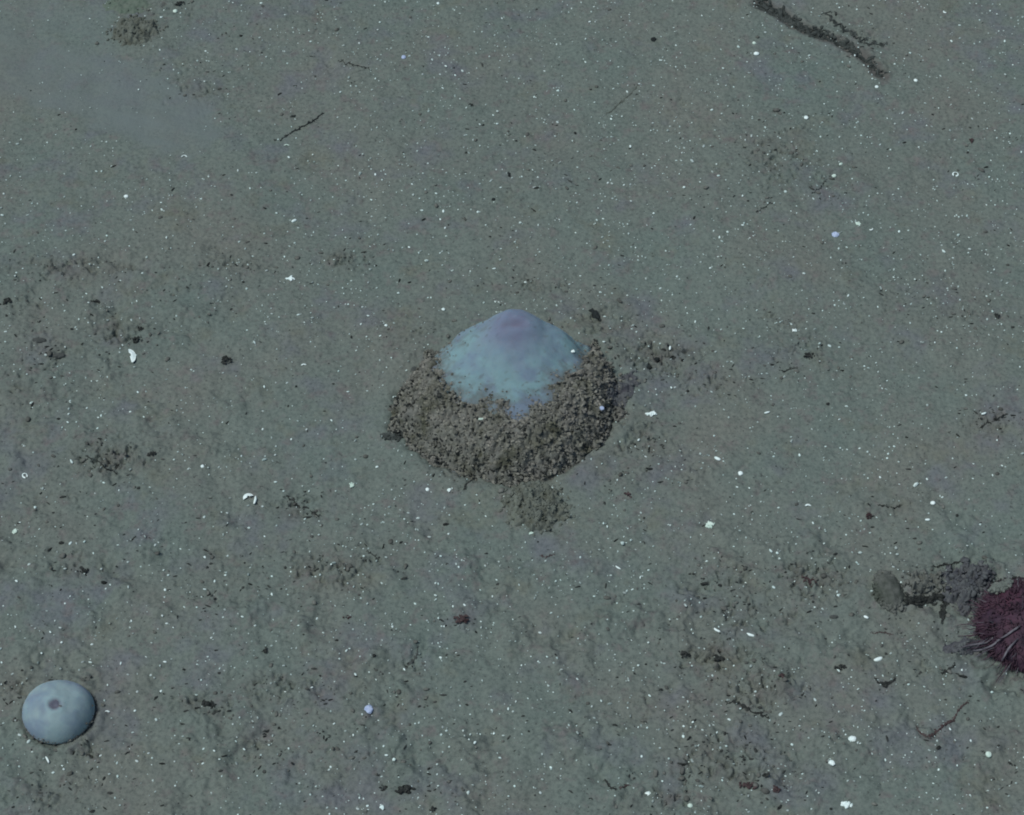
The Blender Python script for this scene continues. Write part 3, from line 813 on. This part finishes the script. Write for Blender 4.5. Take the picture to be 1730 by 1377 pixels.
# dark scraps
SCR = [
 ('black drop shaped pellet upper right of the large sponge', 1006, 532, 6, 12, 28, M_BLACK, 26, 2.6),
 ('tiny black oval speck high above the large sponge', 860, 295, 3, 6, 15, M_BLACK, 4, 1.6),
 ('tiny black speck just below and left of the black oval speck', 834, 337, 4, 3, 15, M_BLACK, 4, 1.6),
 ('dark ragged tuft alone left of the large sponge', 382, 610, 10, 9, -30, M_DARK, 24, 2.2),
 ('flat grey leaf shaped flake near the left edge', 66, 575, 14, 5, -5, M_GREY, 4, 1.6),
 ('soft grey brown flake right of the leaf shaped flake', 99, 601, 12, 5, 5, M_GREY, 10, 1.8),
 ('reddish brown crumbly clump in the lower middle', 780, 1048, 14, 9, 10, M_RED, 30, 2.4),
 ('flat dark red flake left of the reddish crumbly clump', 587, 1043, 9, 3.5, -5, M_RED, 6, 1.6),
 ('dark brown elongated clump near the bottom edge', 684, 1335, 16, 6, 14, M_DARK, 30, 2.4),
 ('smaller dark scrap just left of the bottom brown clump', 648, 1332, 8, 5, -35, M_DARK, 12, 2.0),
 ('dark spidery clump in the lower right strewn patch', 1213, 1112, 15, 7, 12, M_DARK, 34, 2.2),
 ('dark hooked scrap left of the spidery clump', 1157, 1106, 13, 5, -35, M_DARK, 16, 1.9),
 ('black angular crumb right of the mauve shadow patch', 1095, 622, 5, 6, 40, M_BLACK, 8, 2.0),
 ('black wedge crumb above the black angular crumb', 1109, 608, 6, 4, 35, M_BLACK, 8, 1.9),
 ('curved dark chip beside a white upright sliver', 1122, 590, 7, 8, -50, M_DARK, 12, 1.9),
 ('grey brown scrap right of the curved dark chip', 1139, 605, 11, 5, 5, M_DARK, 16, 1.8),
 ('dark crumb speck far up near the top edge', 1104, 67, 5, 6, -30, M_BLACK, 6, 1.6),
 ('dark star shaped crumb in the upper middle', 795, 178, 6, 4, 0, M_DARK, 10, 1.4),
 ('dark red brown bits just above the large white shell', 231, 575, 12, 6, 15, M_DARK, 24, 1.8),
 ('dark crumb bar above the dark red brown bits', 237, 556, 6, 6, 60, M_DARK, 12, 1.7),
 ('black crumbs between left edge and the white shell', 160, 510, 10, 5, 15, M_DARK, 18, 1.8),
 ('dark brown clump at the left edge above the strewn patches', 13, 510, 9, 7, 15, M_DARK, 18, 2.0),
 ('dark curled crumbs near the right edge at mid height', 1685, 535, 7, 6, -40, M_DARK, 14, 1.7),
 ('dark green crumb cluster right of the large sponge', 1366, 602, 11, 7, 10, M_DARK, 26, 1.7),
 ('dark brown patch of bits on the middle left', 198, 783, 17, 7, 5, M_DARK, 40, 2.0),
 ('small dark clump beside the brown patch of bits', 257, 767, 8, 4, 20, M_DARK, 14, 1.8),
 ('dark purple crumbs in the bottom right strewn patch', 1264, 1328, 18, 5, -8, M_RED, 30, 2.0),
 ('purple brown spot right of the purple crumbs', 1310, 1334, 8, 5, -30, M_RED, 14, 2.0),
 ('dark dot above the purple crumbs', 1295, 1310, 6, 4, 20, M_DARK, 10, 1.9),
 ('reddish dark spot below the lower right streak', 1224, 1240, 5, 3, 0, M_DARK, 8, 1.7),
 ('dark scrap just right of the small sponge foot', 148, 1268, 10, 4, 18, M_DARK, 20, 1.8),
 ('dark mud bits under the small sponge', 124, 1270, 9, 4, 20, M_DARK, 22, 1.8),
 ('dark ragged crumb at left below the oval shell ring', 140, 965, 9, 7, -45, M_DARK, 20, 1.7),
 ('dark smudge by the lower left strewn patch', 352, 1190, 13, 5, -15, M_DARK, 26, 1.9),
 ('dark crumb pair between small sponge and reddish crumbly clump', 450, 1100, 7, 5, 30, M_DARK, 14, 1.6),
 ('dark soft scrap left of the stone', 1408, 1042, 7, 3, 0, M_GREY, 10, 1.5),
 ('dark tick shaped scrap below the stone', 1420, 1128, 11, 5, -5, M_DARK, 20, 1.7),
 ('reddish brown bit right of the low olive clod', 1062, 836, 7, 4, -30, M_RED, 10, 1.6),
 ('reddish soft spot in the upper right', 1641, 238, 5, 5, 0, M_RED, 12, 1.6),
 ('dark scrap at the top edge above the round clod', 305, 8, 11, 7, 20, M_DARK, 20, 1.9),
 ('red dark crumb on the right strewn patch', 1370, 983, 17, 10, -40, M_RED, 34, 1.8),
 ('dark blue grey chip at the bottom edge', 731, 1368, 6, 5, -40, M_DARK, 8, 1.8),
 ('soft purple brown spot on the lower right', 1467, 872, 5, 5, 0, M_RED, 14, 1.6),
 ('dark scrap next to the curved pale arc on the right', 1320, 1145, 5, 6, 30, M_RED, 12, 1.8),
]
for lab, px, py, w, h, rot, mt, n, cr in SCR:
    n = max(n, 6)
    clump('detritus_scrap', lab, 'detritus', px, py, w, h, rot, mt, int(n * 1.3), cr * .85, min(w, h) * .8, group='dark detritus scraps on the mud', core=(mt in (M_BLACK, M_GREY)))

def strand(name, label, cat, P, r, mat, group=None, jag=0.25, lift=0.25, wig=0.8, sub=4, taper=True):
    """a lying twig or thread through photograph points"""
    pts = []
    P = [np.array(p, float) for p in P]
    for a_, b_ in zip(P[:-1], P[1:]):
        m = max(2, int(np.linalg.norm(b_ - a_) / sub))
        for t in np.linspace(0, 1, m, endpoint=False):
            pts.append(a_ + (b_ - a_) * t)
    pts.append(P[-1])
    pts = np.array(pts)
    for _ in range(2):
        pts[1:-1] = 0.25 * pts[:-2] + 0.5 * pts[1:-1] + 0.25 * pts[2:]
    pts = pts + rng.normal(0, wig, pts.shape)
    u, v = ground(pts[:, 0], pts[:, 1], 0)
    z = terrain(u, v)
    for _ in range(2):
        u, v = ground(pts[:, 0], pts[:, 1], z); z = terrain(u, v)
    n = len(pts); t = np.linspace(0, 1, n)
    prof = (np.sin(np.pi * (0.08 + 0.84 * t)) ** 0.5 if taper else 1.35 - 0.75 * t) * rng.uniform(0.5, 1.15, n)
    rr = r * prof
    W = np.stack([u, v, z + rr * lift], -1)
    o_ = np.array([u.mean(), v.mean(), z.mean()])
    Vt, Ft = tube(W - o_, rr * 0.6, 8, jag)
    m = int(n * 5 * max(1, r / 3))
    k = rng.integers(0, n, m)
    off = rng.normal(0, 0.55, (m, 2)) * rr[k][:, None]
    cu, cv = u[k] + off[:, 0] + rng.normal(0, 1, m), v[k] + off[:, 1] + rng.normal(0, 1, m)
    Pc = np.stack([cu, cv, terrain(cu, cv) + rr[k] * max(lift, 0.1)], -1) - o_
    tang = np.arctan2(np.gradient(v), np.gradient(u))[k] + rng.normal(0, .5, m)
    V2, F2 = scatter(Pc, np.clip(rr[k] * rng.uniform(0.2, 0.55, m), 0.7, 3.2), 1, 0.7, 0.3, rng.uniform(1, 2.2, m), tang)
    o = link(name, mesh_np(name, np.concatenate([Vt, V2]) * S, np.concatenate([Ft, F2 + len(Vt)]), mat, False), None, o_ * S)
    return tag(o, label, cat, group)

strand('twig', 'thin black straight twig in the upper left', 'twig', [(474, 237), (495, 222), (515, 212), (530, 205), (546, 190)], 2.4, M_BLACK)
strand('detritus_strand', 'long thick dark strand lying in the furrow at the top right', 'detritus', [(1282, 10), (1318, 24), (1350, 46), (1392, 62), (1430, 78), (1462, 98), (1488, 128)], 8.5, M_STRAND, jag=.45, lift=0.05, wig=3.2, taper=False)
strand('detritus_strand', 'thin brown crumbly strand beside the dark furrow strand', 'detritus', [(1392, 18), (1410, 36), (1440, 58), (1468, 72), (1498, 78)], 4.2, M_STRAND, jag=.5, wig=3.0)
strand('twig', 'dark crooked strip standing in for shade in the hollow from stone to urchin', 'twig', [(1518, 1020), (1545, 1018), (1580, 1008), (1604, 1006)], 6.5, M_DARK, jag=.3)  # dark strips added for the shade in the hollow under the ledge
strand('twig', 'short dark strip standing in for shade at the end of the crooked strip', 'twig', [(1600, 1004), (1594, 1026), (1592, 1050)], 5.5, M_DARK, jag=.3)
strand('detritus_strand', 'dark ragged strand above the mud clod left of the urchin', 'detritus', [(1578, 958), (1600, 955), (1624, 948)], 2.6, M_DARK, jag=.4)
strand('worm_strand', 'winding reddish brown strand in the bottom right', 'detritus', [(1548, 1228), (1556, 1240), (1568, 1246), (1580, 1240), (1590, 1228), (1612, 1216), (1620, 1198), (1636, 1186)], 2.7, M_RED, wig=.6)
strand('detritus_strand', 'dark curved lip at the far end of the drag trail', 'detritus', [(1480, 1148), (1488, 1156), (1500, 1156), (1512, 1148)], 4.0, M_DARK)
strand('detritus_strand', 'short dark strand just below the mauve fluff by the urchin', 'detritus', [(1594, 1138), (1604, 1130), (1614, 1124)], 3.4, M_DARK)
strand('detritus_strand', 'dark slanted stick at the lower left foot of the large sponge', 'detritus', [(782, 826), (792, 816), (804, 808)], 2.8, M_DARK)
strand('detritus_strand', 'thin dark line near the greenish shell cluster at right', 'detritus', [(1486, 852), (1500, 858), (1514, 858), (1522, 854)], 1.9, M_DARK)
strand('detritus_strand', 'brown streak near the right rim beside a pale sliver', 'detritus', [(1656, 724), (1672, 712), (1700, 702)], 2.6, M_DARK, jag=.5, wig=1.4)
strand('detritus_strand', 'brown streak lower right of the split white shell', 'detritus', [(483, 838), (504, 852), (520, 862), (540, 870)], 2.4, M_DARK, jag=.5, wig=1.4)
strand('detritus_strand', 'dark bent streak in the bottom right strewn patch', 'detritus', [(1226, 1186), (1256, 1190), (1276, 1204), (1300, 1214)], 2.8, M_DARK, jag=.5, wig=1.5)
strand('detritus_strand', 'thin dark thread ending at a pale blob in the upper right', 'detritus', [(1372, 326), (1384, 320), (1396, 304)], 1.4, M_BLACK)
strand('detritus_strand', 'faint dark thread below the upper right strewn patch', 'detritus', [(1279, 357), (1292, 351), (1304, 343)], 1.5, M_BLACK, wig=1.3)
strand('detritus_strand', 'dark thread beside a white speck at the top middle left', 'detritus', [(572, 102), (588, 108), (606, 112), (626, 116)], 1.5, M_DARK, wig=1.1)
strand('detritus_strand', 'olive curved thread in the upper middle', 'detritus', [(1026, 192), (1046, 176), (1062, 162), (1078, 144)], 1.7, M_CLOD, wig=1.0)
strand('detritus_strand', 'grey curved thread below the large sponge', 'detritus', [(706, 1095), (704, 1108), (696, 1120), (686, 1129)], 2.0, M_GREY)
strand('detritus_strand', 'dark hook near the bottom edge', 'detritus', [(1022, 1318), (1030, 1330), (1042, 1334)], 2.6, M_DARK)
strand('detritus_strand', 'faint brown scrap right of the dark hook', 'detritus', [(1046, 1332), (1054, 1330), (1062, 1326)], 2.2, M_RED)
strand('detritus_strand', 'dark slanting scrap right of the lower middle lilac patch', 'detritus', [(620, 930), (632, 940), (640, 944)], 1.4, M_DARK)
strand('detritus_strand', 'dark crumbly streak on the middle left strewn patch', 'detritus', [(145, 770), (162, 780), (178, 790), (196, 800)], 2.0, M_DARK, jag=.5, wig=1.3)
strand('detritus_strand', 'short brown line at the lower middle', 'detritus', [(914, 940), (926, 939), (936, 937)], 1.6, M_RED)
strand('detritus_strand', 'brown arc at the top edge of the small sponge rim', 'detritus', [(1662, 1000), (1690, 984), (1715, 978), (1735, 976)], 4.5, M_DARK, jag=.4, wig=1.2)['label'] = 'dark ragged band along the upper edge of the urchin'
strand('detritus_strand', 'dark broken line in the strewn patch right of the sponge', 'detritus', [(1318, 626), (1330, 627), (1345, 622)], 1.6, M_DARK)
strand('detritus_strand', 'thin brown line near the lower right', 'detritus', [(1474, 1006 + 65), (1490, 1068), (1506, 1072)], 1.4, M_RED)['label'] = 'thin brown line below the egg shaped stone'

# ------------------------------------------------------------------ shells
def shard_mesh(name, a, b, arc0, arc1, inner, mat, dome=0.35, seed=0):
    """piece of a thin domed shell: an annular sector with a ragged inner edge"""
    r_ = np.random.default_rng(seed)
    na, nr = 18, 5
    V = []
    for side in (0, 1):
        for i in range(na + 1):
            t = R_(arc0 + (arc1 - arc0) * i / na)
            inn = np.clip(inner + r_.uniform(-.07, .07), 0, .95)
            for j in range(nr + 1):
                q = inn + (1 - inn) * j / nr
                zz = dome * a * (1 - q * q) + (0 if side else -0.7) + .8
                V.append((a * q * math.cos(t), b * q * math.sin(t), zz))
    V = np.array(V); F = []
    W = nr + 1; Ns = (na + 1) * W
    for i in range(na):
        for j in range(nr):
            k = i * W + j
            F.append((k, k + 1, k + W + 1, k + W)); F.append((Ns + k, Ns + k + W, Ns + k + W + 1, Ns + k + 1))
        for j in (0, nr):
            k = i * W + j; F.append((k, k + W, Ns + k + W, Ns + k))
    for i in (0, na):
        for j in range(nr):
            k = i * W + j; F.append((k, Ns + k, Ns + k + 1, k + 1))
    return mesh_np(name, V * S, np.array(F), mat)

def shell(label, px, py, kind, size, rot=0, mat=None, w=None, name='shell_fragment', onto=False):
    u, v, z = surf(px, py) if onto else place(px, py)
    mat = mat or M_SHELL
    w = w or size
    sd_ = int(px * 7 + py)
    if kind == 'shard': me = shard_mesh(name, size, w, -88, 86, 0.25, mat, .35, sd_)
    elif kind == 'crescent': me = shard_mesh(name, size, w, -75, 75, 0.62, mat, .3, sd_)
    elif kind == 'ring': me = shard_mesh(name, size, w, -150, 165, 0.62, mat, .3, sd_)
    elif kind == 'rod':
        Vt, Ft = tube([(size * t, .12 * size * t * t, 1.2) for t in np.linspace(-1, 1, 6)], np.array([.6, 1, 1.1, 1.1, 1, .5]) * (w if w != size else 1.6), 7, .15)
        me = mesh_np(name, Vt * S, Ft, mat)
    elif kind == 'cluster': me = lump_mesh(name, u, v, z, 16, size, w, size * .5, 0, size * .34, mat, seedcore=False)
    else: me = lump_mesh(name, u, v, z, 0, size, w, size * .55, 0, 1, mat, smooth=True)
    o = link(name, me, None, (u * S, v * S, (z + .3) * S))
    o.rotation_euler = (0, 0, R_(rot))
    return tag(o, label, 'shell')

SH = [
 ('large half round white shell on the left side', 219, 602, 'shard', 10.5, 18, None, 16),
 ('split white shell half, left piece, lower left of centre', 420, 842, 'shard', 10, 120, None, 9),
 ('upright white sliver beside the split shell half', 431.5, 846, 'rod', 8, 84, None, 1.9),
 ('lumpy white shell crumb pair in the middle left', 491, 471, 'cluster', 6, 0, None, 5),
 ('white shell flake with a tail right of the large sponge', 1100, 700, 'cluster', 7, 10, None, 4),
 ('pale blue oval shell stuck on the right flank of the sponge', 1017, 688, 'round', 5, 0, M_SHELLB, 7),
 ('upright white sliver in the strewn patch right of the sponge', 1132, 589, 'rod', 4.5, 80, None, 1.7),
 ('bright oval shell below the top edge on the right', 1278, 91, 'round', 6, 0, None, 5),
 ('dull round shell just above the bright oval shell', 1274, 73, 'round', 4, 0, M_GREEN, 4),
 ('round bright shell dot in the upper right', 1362, 199, 'round', 4.5, 0, None, 5),
 ('bright dot below the end of the dark furrow', 1481, 147, 'round', 4, 0, None, 4),
 ('bright shell dot right of the furrow end', 1547, 136, 'round', 4, 40, None, 4.5),
 ('pale oval blob at the end of a dark thread', 1409, 297, 'round', 5, 20, M_GREEN, 4),
 ('dull tilted shell flake above the pale oval blob', 1420, 277, 'round', 5, 30, M_GREEN, 3),
 ('open white shell ring in the upper right', 1614, 295, 'ring', 6, 60, None, 6),
 ('pale blue shell in the right middle', 1411, 397, 'round', 8, 0, M_SHELLB, 7),
 ('small broken round shell right of the pale blue shell', 1450, 379, 'cluster', 4.5, 0, M_GREEN, 4),
 ('tiny hook shaped shell right of the pale blue shell', 1471, 387, 'crescent', 4, -60, None, 4),
 ('small white crescent near the top right edge', 1597, 20, 'crescent', 5, 220, None, 4),
 ('white arc shaped shell in the upper left', 311, 267, 'crescent', 7, 90, None, 6),
 ('bright shell dot left of the middle top', 213, 332, 'round', 4.5, 0, None, 4),
 ('slanted bright shell crumb in the upper left middle', 497, 374, 'rod', 5, 35, None, 2.4),
 ('soft pale shell blob at the top left near the clods', 296, 19, 'round', 5, 0, M_GREEN, 5),
 ('dull triangular shell flake under the thin black twig', 484, 247, 'shard', 4.5, 90, M_GREEN, 5),
 ('pale blue round shell dot in the upper middle', 682, 97, 'round', 5, 0, M_SHELLB, 5.5),
 ('oval shell ring outline at the left edge', 42, 804, 'ring', 6, 120, None, 4.5),
 ('pale cluster of shell bits at the left edge', 26, 898, 'cluster', 5, 0, M_GREEN, 4.5),
 ('white crescent shell just right of the small sponge', 180, 1208, 'crescent', 8.5, 120, None, 7),
 ('slim white curved sliver below the small sponge', 80, 1283, 'rod', 7, 122, None, 1.5),
 ('pale blue white round shell at the bottom left of centre', 623, 1199, 'round', 7.5, 0, M_SHELLB, 9),
 ('bright shell crumb at the bottom edge left of centre', 645, 1364, 'cluster', 4.8, 0, None, 4.5),
 ('white shell chip above the right middle dot', 1212, 776, 'rod', 5.5, -30, None, 2.6),
 ('bright round shell dot right of the olive clod', 1251, 800, 'round', 4.6, 0, None, 4.8),
 ('greenish knobbly shell cluster right below centre', 1201, 888, 'cluster', 7, 0, M_GREEN, 6),
 ('white dome shell dot lower right of centre', 1365, 856, 'shard', 5, 90, None, 5),
 ('bluish bright shell dot on the right', 1576, 850, 'round', 4.6, 10, None, 4),
 ('small flat bright flake under the bluish shell dot', 1567, 879, 'rod', 4, 0, None, 1.8),
 ('glossy bluish shell chip right of the large sponge', 1342, 559, 'cluster', 4.4, 0, None, 3.6),
 ('thin bright sliver in the right middle', 1296, 698, 'rod', 5, 18, None, 1.6),
 ('thin pale sliver near the right rim', 1662, 700, 'rod', 4.5, 22, None, 1.7),
 ('thin slanted white sliver below the olive clod', 1044, 960, 'rod', 5, -38, None, 1.2),
 ('small hook of shell right of the thin slanted sliver', 1085, 977, 'crescent', 4.5, 130, None, 4),
 ('long pale slanted chip in the lower right', 1211, 1066, 'rod', 6, -35, None, 1.8),
 ('long pale chip right of the other slanted chip', 1268, 1074, 'rod', 6.5, -22, None, 2.2),
 ('bright wedge shell left of the urchin trail', 1484, 1115, 'rod', 7.5, 22, None, 3.0),
 ('bright flake just below the egg shaped stone', 1463, 1044, 'rod', 4, -30, None, 2.0),
 ('bright oval shell in the bottom right', 1440, 1249, 'round', 7, 0, None, 6),
 ('bright tilted shell left of the bottom right oval', 1405, 1289, 'round', 6, -30, None, 5),
 ('bright lumpy shell at the bottom edge on the right', 1430, 1362, 'cluster', 7, 0, None, 6),
 ('bright shell dot at the bottom edge right of centre', 1095, 1341, 'round', 5.5, 0, None, 4.8),
 ('soft greenish round shell in the lower right corner', 1670, 1275, 'round', 5, 0, M_GREEN, 5.5),
 ('dull pale dot at the bottom edge in the middle right', 1166, 1361, 'round', 4.5, 0, M_GREEN, 4),
 ('shell dot pair on the right edge of bare sponge skin', 968, 594, 'cluster', 3.5, 0, None, 4),
 ('bright shell dot on the upper left of the large sponge foot', 652, 550, 'round', 3, 0, None, 3),
 ('bright dot below left of the large sponge', 722, 827, 'round', 3.4, 0, None, 4),
 ('bright lumpy dot right of its twin under the sponge', 759, 829, 'cluster', 3.6, 0, None, 3.4),
 ('bright round dot near the left lower third', 342, 788, 'round', 3.2, 0, None, 3.6),
 ('white triangular crumb left of the large sponge', 513, 618, 'shard', 4, 100, None, 4.5),
 ('soft pale shell crumb left below the sponge', 594, 820, 'cluster', 4, 0, M_GREEN, 4.4),
 ('small greenish shell lump below the olive clod', 897, 902, 'cluster', 4, 0, M_GREEN, 3.4),
 ('pale crumb flake on the front of the caked sediment', 812, 710, 'rod', 6, 8, M_GREEN, 2.0),
]
for lab, px, py, kd, sz_, rot, mt, w in SH:
    shell(lab, px, py, kd, sz_, rot, mt, w, onto=(660 < px < 1050 and 540 < py < 812))

# smaller white dots of shell, each one traced
DOTS = [(400,84),(488,266),(438,188),(180,240),(125,431),(402,289),(332,350),(354,477),(507,326),(270,84),(450,457),(221,372),(9,378),(457,50),(525,339),(363,315),(241,317),
(1525,191),(1259,237),(1293,55),(1698,126),(1251,364),(1374,336),(1610,436),(1574,214),(1487,244),(1519,391),(1621,43),
(749,523),(887,474),(1154,609),(657,868),(696,753),(687,648),(1134,655),(856,837),(637,789),(1043,811),(1091,772),(1020,579),(962,480),(977,522),(1140,656),
(430,579),(518,726),(121,780),(403,759),(408,771),(384,867),(222,541),(233,663),(459,740),(207,583),(465,769),(40,753),(466,647),(485,647),(588,662),(444,695),
(621,1362),(663,1059),(409,1040),(479,1125),(344,1266),(775,958),(839,980),(482,1168),(527,1162),(343,1290),(785,1023),(385,939),(346,942),(832,1008),(614,927),(748,1229),(346,996),(804,1116),(683,1131),
(1401,585),(1418,709),(1200,453),(1358,462),(1433,500),(1632,668),(1487,806),(1240,869),(1460,619),(1598,808),(1426,514),(1337,747),(1723,620),
(1302,931),(1307,992),(1260,983),(1084,1278),(1319,1207),(1297,1158),(1377,1183),(913,1340),(1113,1233),(1159,1021),(1434,1155),(1331,1369),(1265,1372),(975,1147),(1065,1209),(1217,1263),(1115,1264),
(740,6),(848,31),(781,120),(714,126),(730,101),(638,100),(724,63),(942,207),(1065,248),(1169,272),(1189,247),(1031,245),(1115,102),(1126,108),(996,37),(949,146),(902,317),(846,317),(952,301),(1066,340),(1065,312),(1054,313),(749,357),(845,439),(691,418),(696,311),(723,276),(748,149),(634,295),(615,334),(1102,407),(1062,395),(1093,381),(835,454),(1008,121),(1080,142),(1103,208),(628,219),(1184,443),(1142,77),(607,73),
(1634,922),(1625,1132),(1605,1232),(1570,1267),(1660,954),(1640,1252),(1440,1193),(1533,1084),(1550,976),
(48,1253),(90,1306),(33,1242),(170,1277),(108,1300),(261,1147),(255,1141),(216,1140),(155,1089),(232,1169),(264,1216),(251,1273),(231,1286),(295,1287),(228,1201),(140,1120),(102,1130),(21,1139),(204,1120),(272,1168),
(49,954),(28,982),(119,918),(216,949),(262,921),(171,961),(346,941),(282,1054),(60,1062),(179,995),(217,993),(380,1031),(110,961),(110,1020),(274,1040),(384,940),(26,1059),(279,997),(6,1024),(357,1077),(102,1061),(85,1068)]
BIG4 = set([(400,84),(438,188),(488,266),(1525,191),(1293,55),(749,523),(887,474),(121,780),(430,579),(663,1059),(740,6),(781,120),(714,126),(1065,248),(1169,272),(1189,247),(942,207),(749,357),(48,1253),(119,918),(1401,585),(1319,1207),(1302,931),(1307,992),(49,954),(1133,590)])
extra = []
while len(DOTS) + len(extra) < 262:
    px, py = rng.uniform(8, 1722), rng.uniform(8, 1369)
    if 640 < px < 1060 and 500 < py < 900 or smooth_mask(px, py) > .3 or px > 1560 and py > 930: continue
    extra.append((px, py))
grit_me = []
for k in range(4):
    V0_, F0_ = ICO[1]
    Vg = V0_ * (1 + rng.uniform(-.2, .2, (len(V0_), 1))) * np.array([1.0, .8, .6])
    grit_me.append(mesh_np('shell_speck', Vg * S, F0_, M_SPECK))
for i, (px, py) in enumerate(DOTS + extra):
    u, v, z = place(px, py, 2)
    r = (2.9 if (px, py) in BIG4 else 2.0) * rng.uniform(.85, 1.15)
    o = link('shell_speck', grit_me[i % 4], None, (u * S, v * S, (z + .5) * S))
    o.scale = (r * rng.uniform(.9, 1.5), r * rng.uniform(.7, 1.1), r)
    o.rotation_euler = (0, 0, rng.uniform(0, 6.28))
    tag(o, 'small bright white shell speck on the grey mud' if (px, py) in BIG4 else 'tiny pale shell speck on the grey mud', 'shell speck', 'tiny white shell specks on the mud')

# ------------------------------------------------------------------ uncountable grit
n = 44000
px = rng.uniform(-250, 1980, n); py = rng.uniform(-250, 1640, n)
u, v = ground(px, py)
pr = (0.22 + 0.45 * sstep(-.3, .5, pn(u, v, 120, 6)) + 0.8 * sstep(.0, .5, pn(u, v, 38, 7)) * sstep(-.2, .4, pn(u, v, 15, 8)))
pr *= np.where(py < 560, 1.15, 0.75) * np.where(px > 560, 1.1, 0.8) * (1 - .92 * smooth_mask(px, py))
pr *= 1 - .6 * sstep(1250, 1400, py) * 0.5
_, sdd = mound(u, v)
pr = np.where(sdd > -6, 0, pr)
pr = np.where(np.hypot(u - SMALL[0], v - SMALL[1]) < 70, 0, pr)
pr = np.where(np.hypot(u - URCH[0], v - URCH[1]) < 95, 0, pr)
k = rng.uniform(0, 1, n) < pr * .72
u, v = u[k], v[k]
z = terrain(u, v)
rad = rng.gamma(4, 0.2, len(u)) + 0.3
V_, F_ = scatter(np.stack([u, v, z + rad * .45], -1), rad, 0, .8, .2)
tag(link('shell_grit', mesh_np('shell_grit', V_ * S, F_, M_GRIT, False)), 'fine white shell grit sprinkled over the mud', 'shell grit', kind='stuff')

n = 85000
px = rng.uniform(-250, 1980, n); py = rng.uniform(-250, 1640, n)
d = area_density(px, py)
u, v = ground(px, py)
clus = sstep(.05, .55, pn(u, v, 20, 9) * .8 + pn(u, v, 50, 10) * .5)
pr = (0.05 + 0.03 * sstep(600, 1000, py) + 0.75 * d) * (0.12 + clus) * (1 - .9 * smooth_mask(px, py))  # base share adds dark crumbs as tiny painted shadows, the rest is debris
_, sdd = mound(u, v)
pr = np.where(sdd > 2, 0, pr)
pr = np.maximum(pr, .10 * np.exp(-((sdd + 6) / 9) ** 2) * (sdd < 2) * clus)
pr = np.where(np.hypot(u - SMALL[0], v - SMALL[1]) < 62, 0, pr)
pr = np.where(np.hypot(u - URCH[0], v - URCH[1]) < 86, 0, pr)
k = rng.uniform(0, 1, n) < pr
u, v = u[k], v[k]
z = terrain(u, v)
rad = rng.gamma(3, 0.30, len(u)) + 0.45
st_ = rng.uniform(1, 2.6, len(u))
ang = rng.normal(0.2, .7, len(u))
V_, F_ = scatter(np.stack([u, v, z + rad * .3], -1), rad, 0, .7, .3, st_, ang)
half = rng.uniform(0, 1, len(u))
tag(link('debris_shadow_grit', mesh_np('debris_shadow_grit', V_ * S, F_, M_DARK, False)), 'fine dark debris and stand-in shadow dots strewn in loose patches over the mud', 'debris grit', kind='stuff')
n = 70000
px = rng.uniform(-250, 1980, n); py = rng.uniform(-250, 1640, n)
d = area_density(px, py)
u, v = ground(px, py)
pr = (0.012 + .30 * d) * sstep(-.1, .5, pn(u, v, 26, 9)) * (1 - .95 * smooth_mask(px, py))
_, sdd = mound(u, v)
pr = np.maximum(pr, .40 * np.exp(-np.clip(-sdd, 0, 99) / 11) * sstep(-.5, .5, pn(u, v, 30, 3)))
pr = np.where(sdd > 0, 0, pr)
rs_ = np.hypot(u - SMALL[0], v - SMALL[1])
pr = np.maximum(pr, .45 * np.exp(-((rs_ - 60) / 7) ** 2) * sstep(-.2, .4, pn(u, v, 16, 4)))
pr = np.where(rs_ < 52, 0, pr)
pr = np.where(np.hypot(u - URCH[0], v - URCH[1]) < 86, 0, pr)
k = rng.uniform(0, 1, n) < pr
u, v = u[k], v[k]
rad = rng.gamma(4, 0.42, len(u)) + 0.7
V_, F_ = scatter(np.stack([u, v, terrain(u, v) + rad * .3], -1), rad, 1, .7, .2)
tag(link('mud_crumbs', mesh_np('mud_crumbs', V_ * S, F_, M_CRUMB)), 'loose grey mud crumbs in the strewn patches', 'mud crumbs', kind='stuff')
print('grit', len(u), 'objects', len(bpy.data.objects))
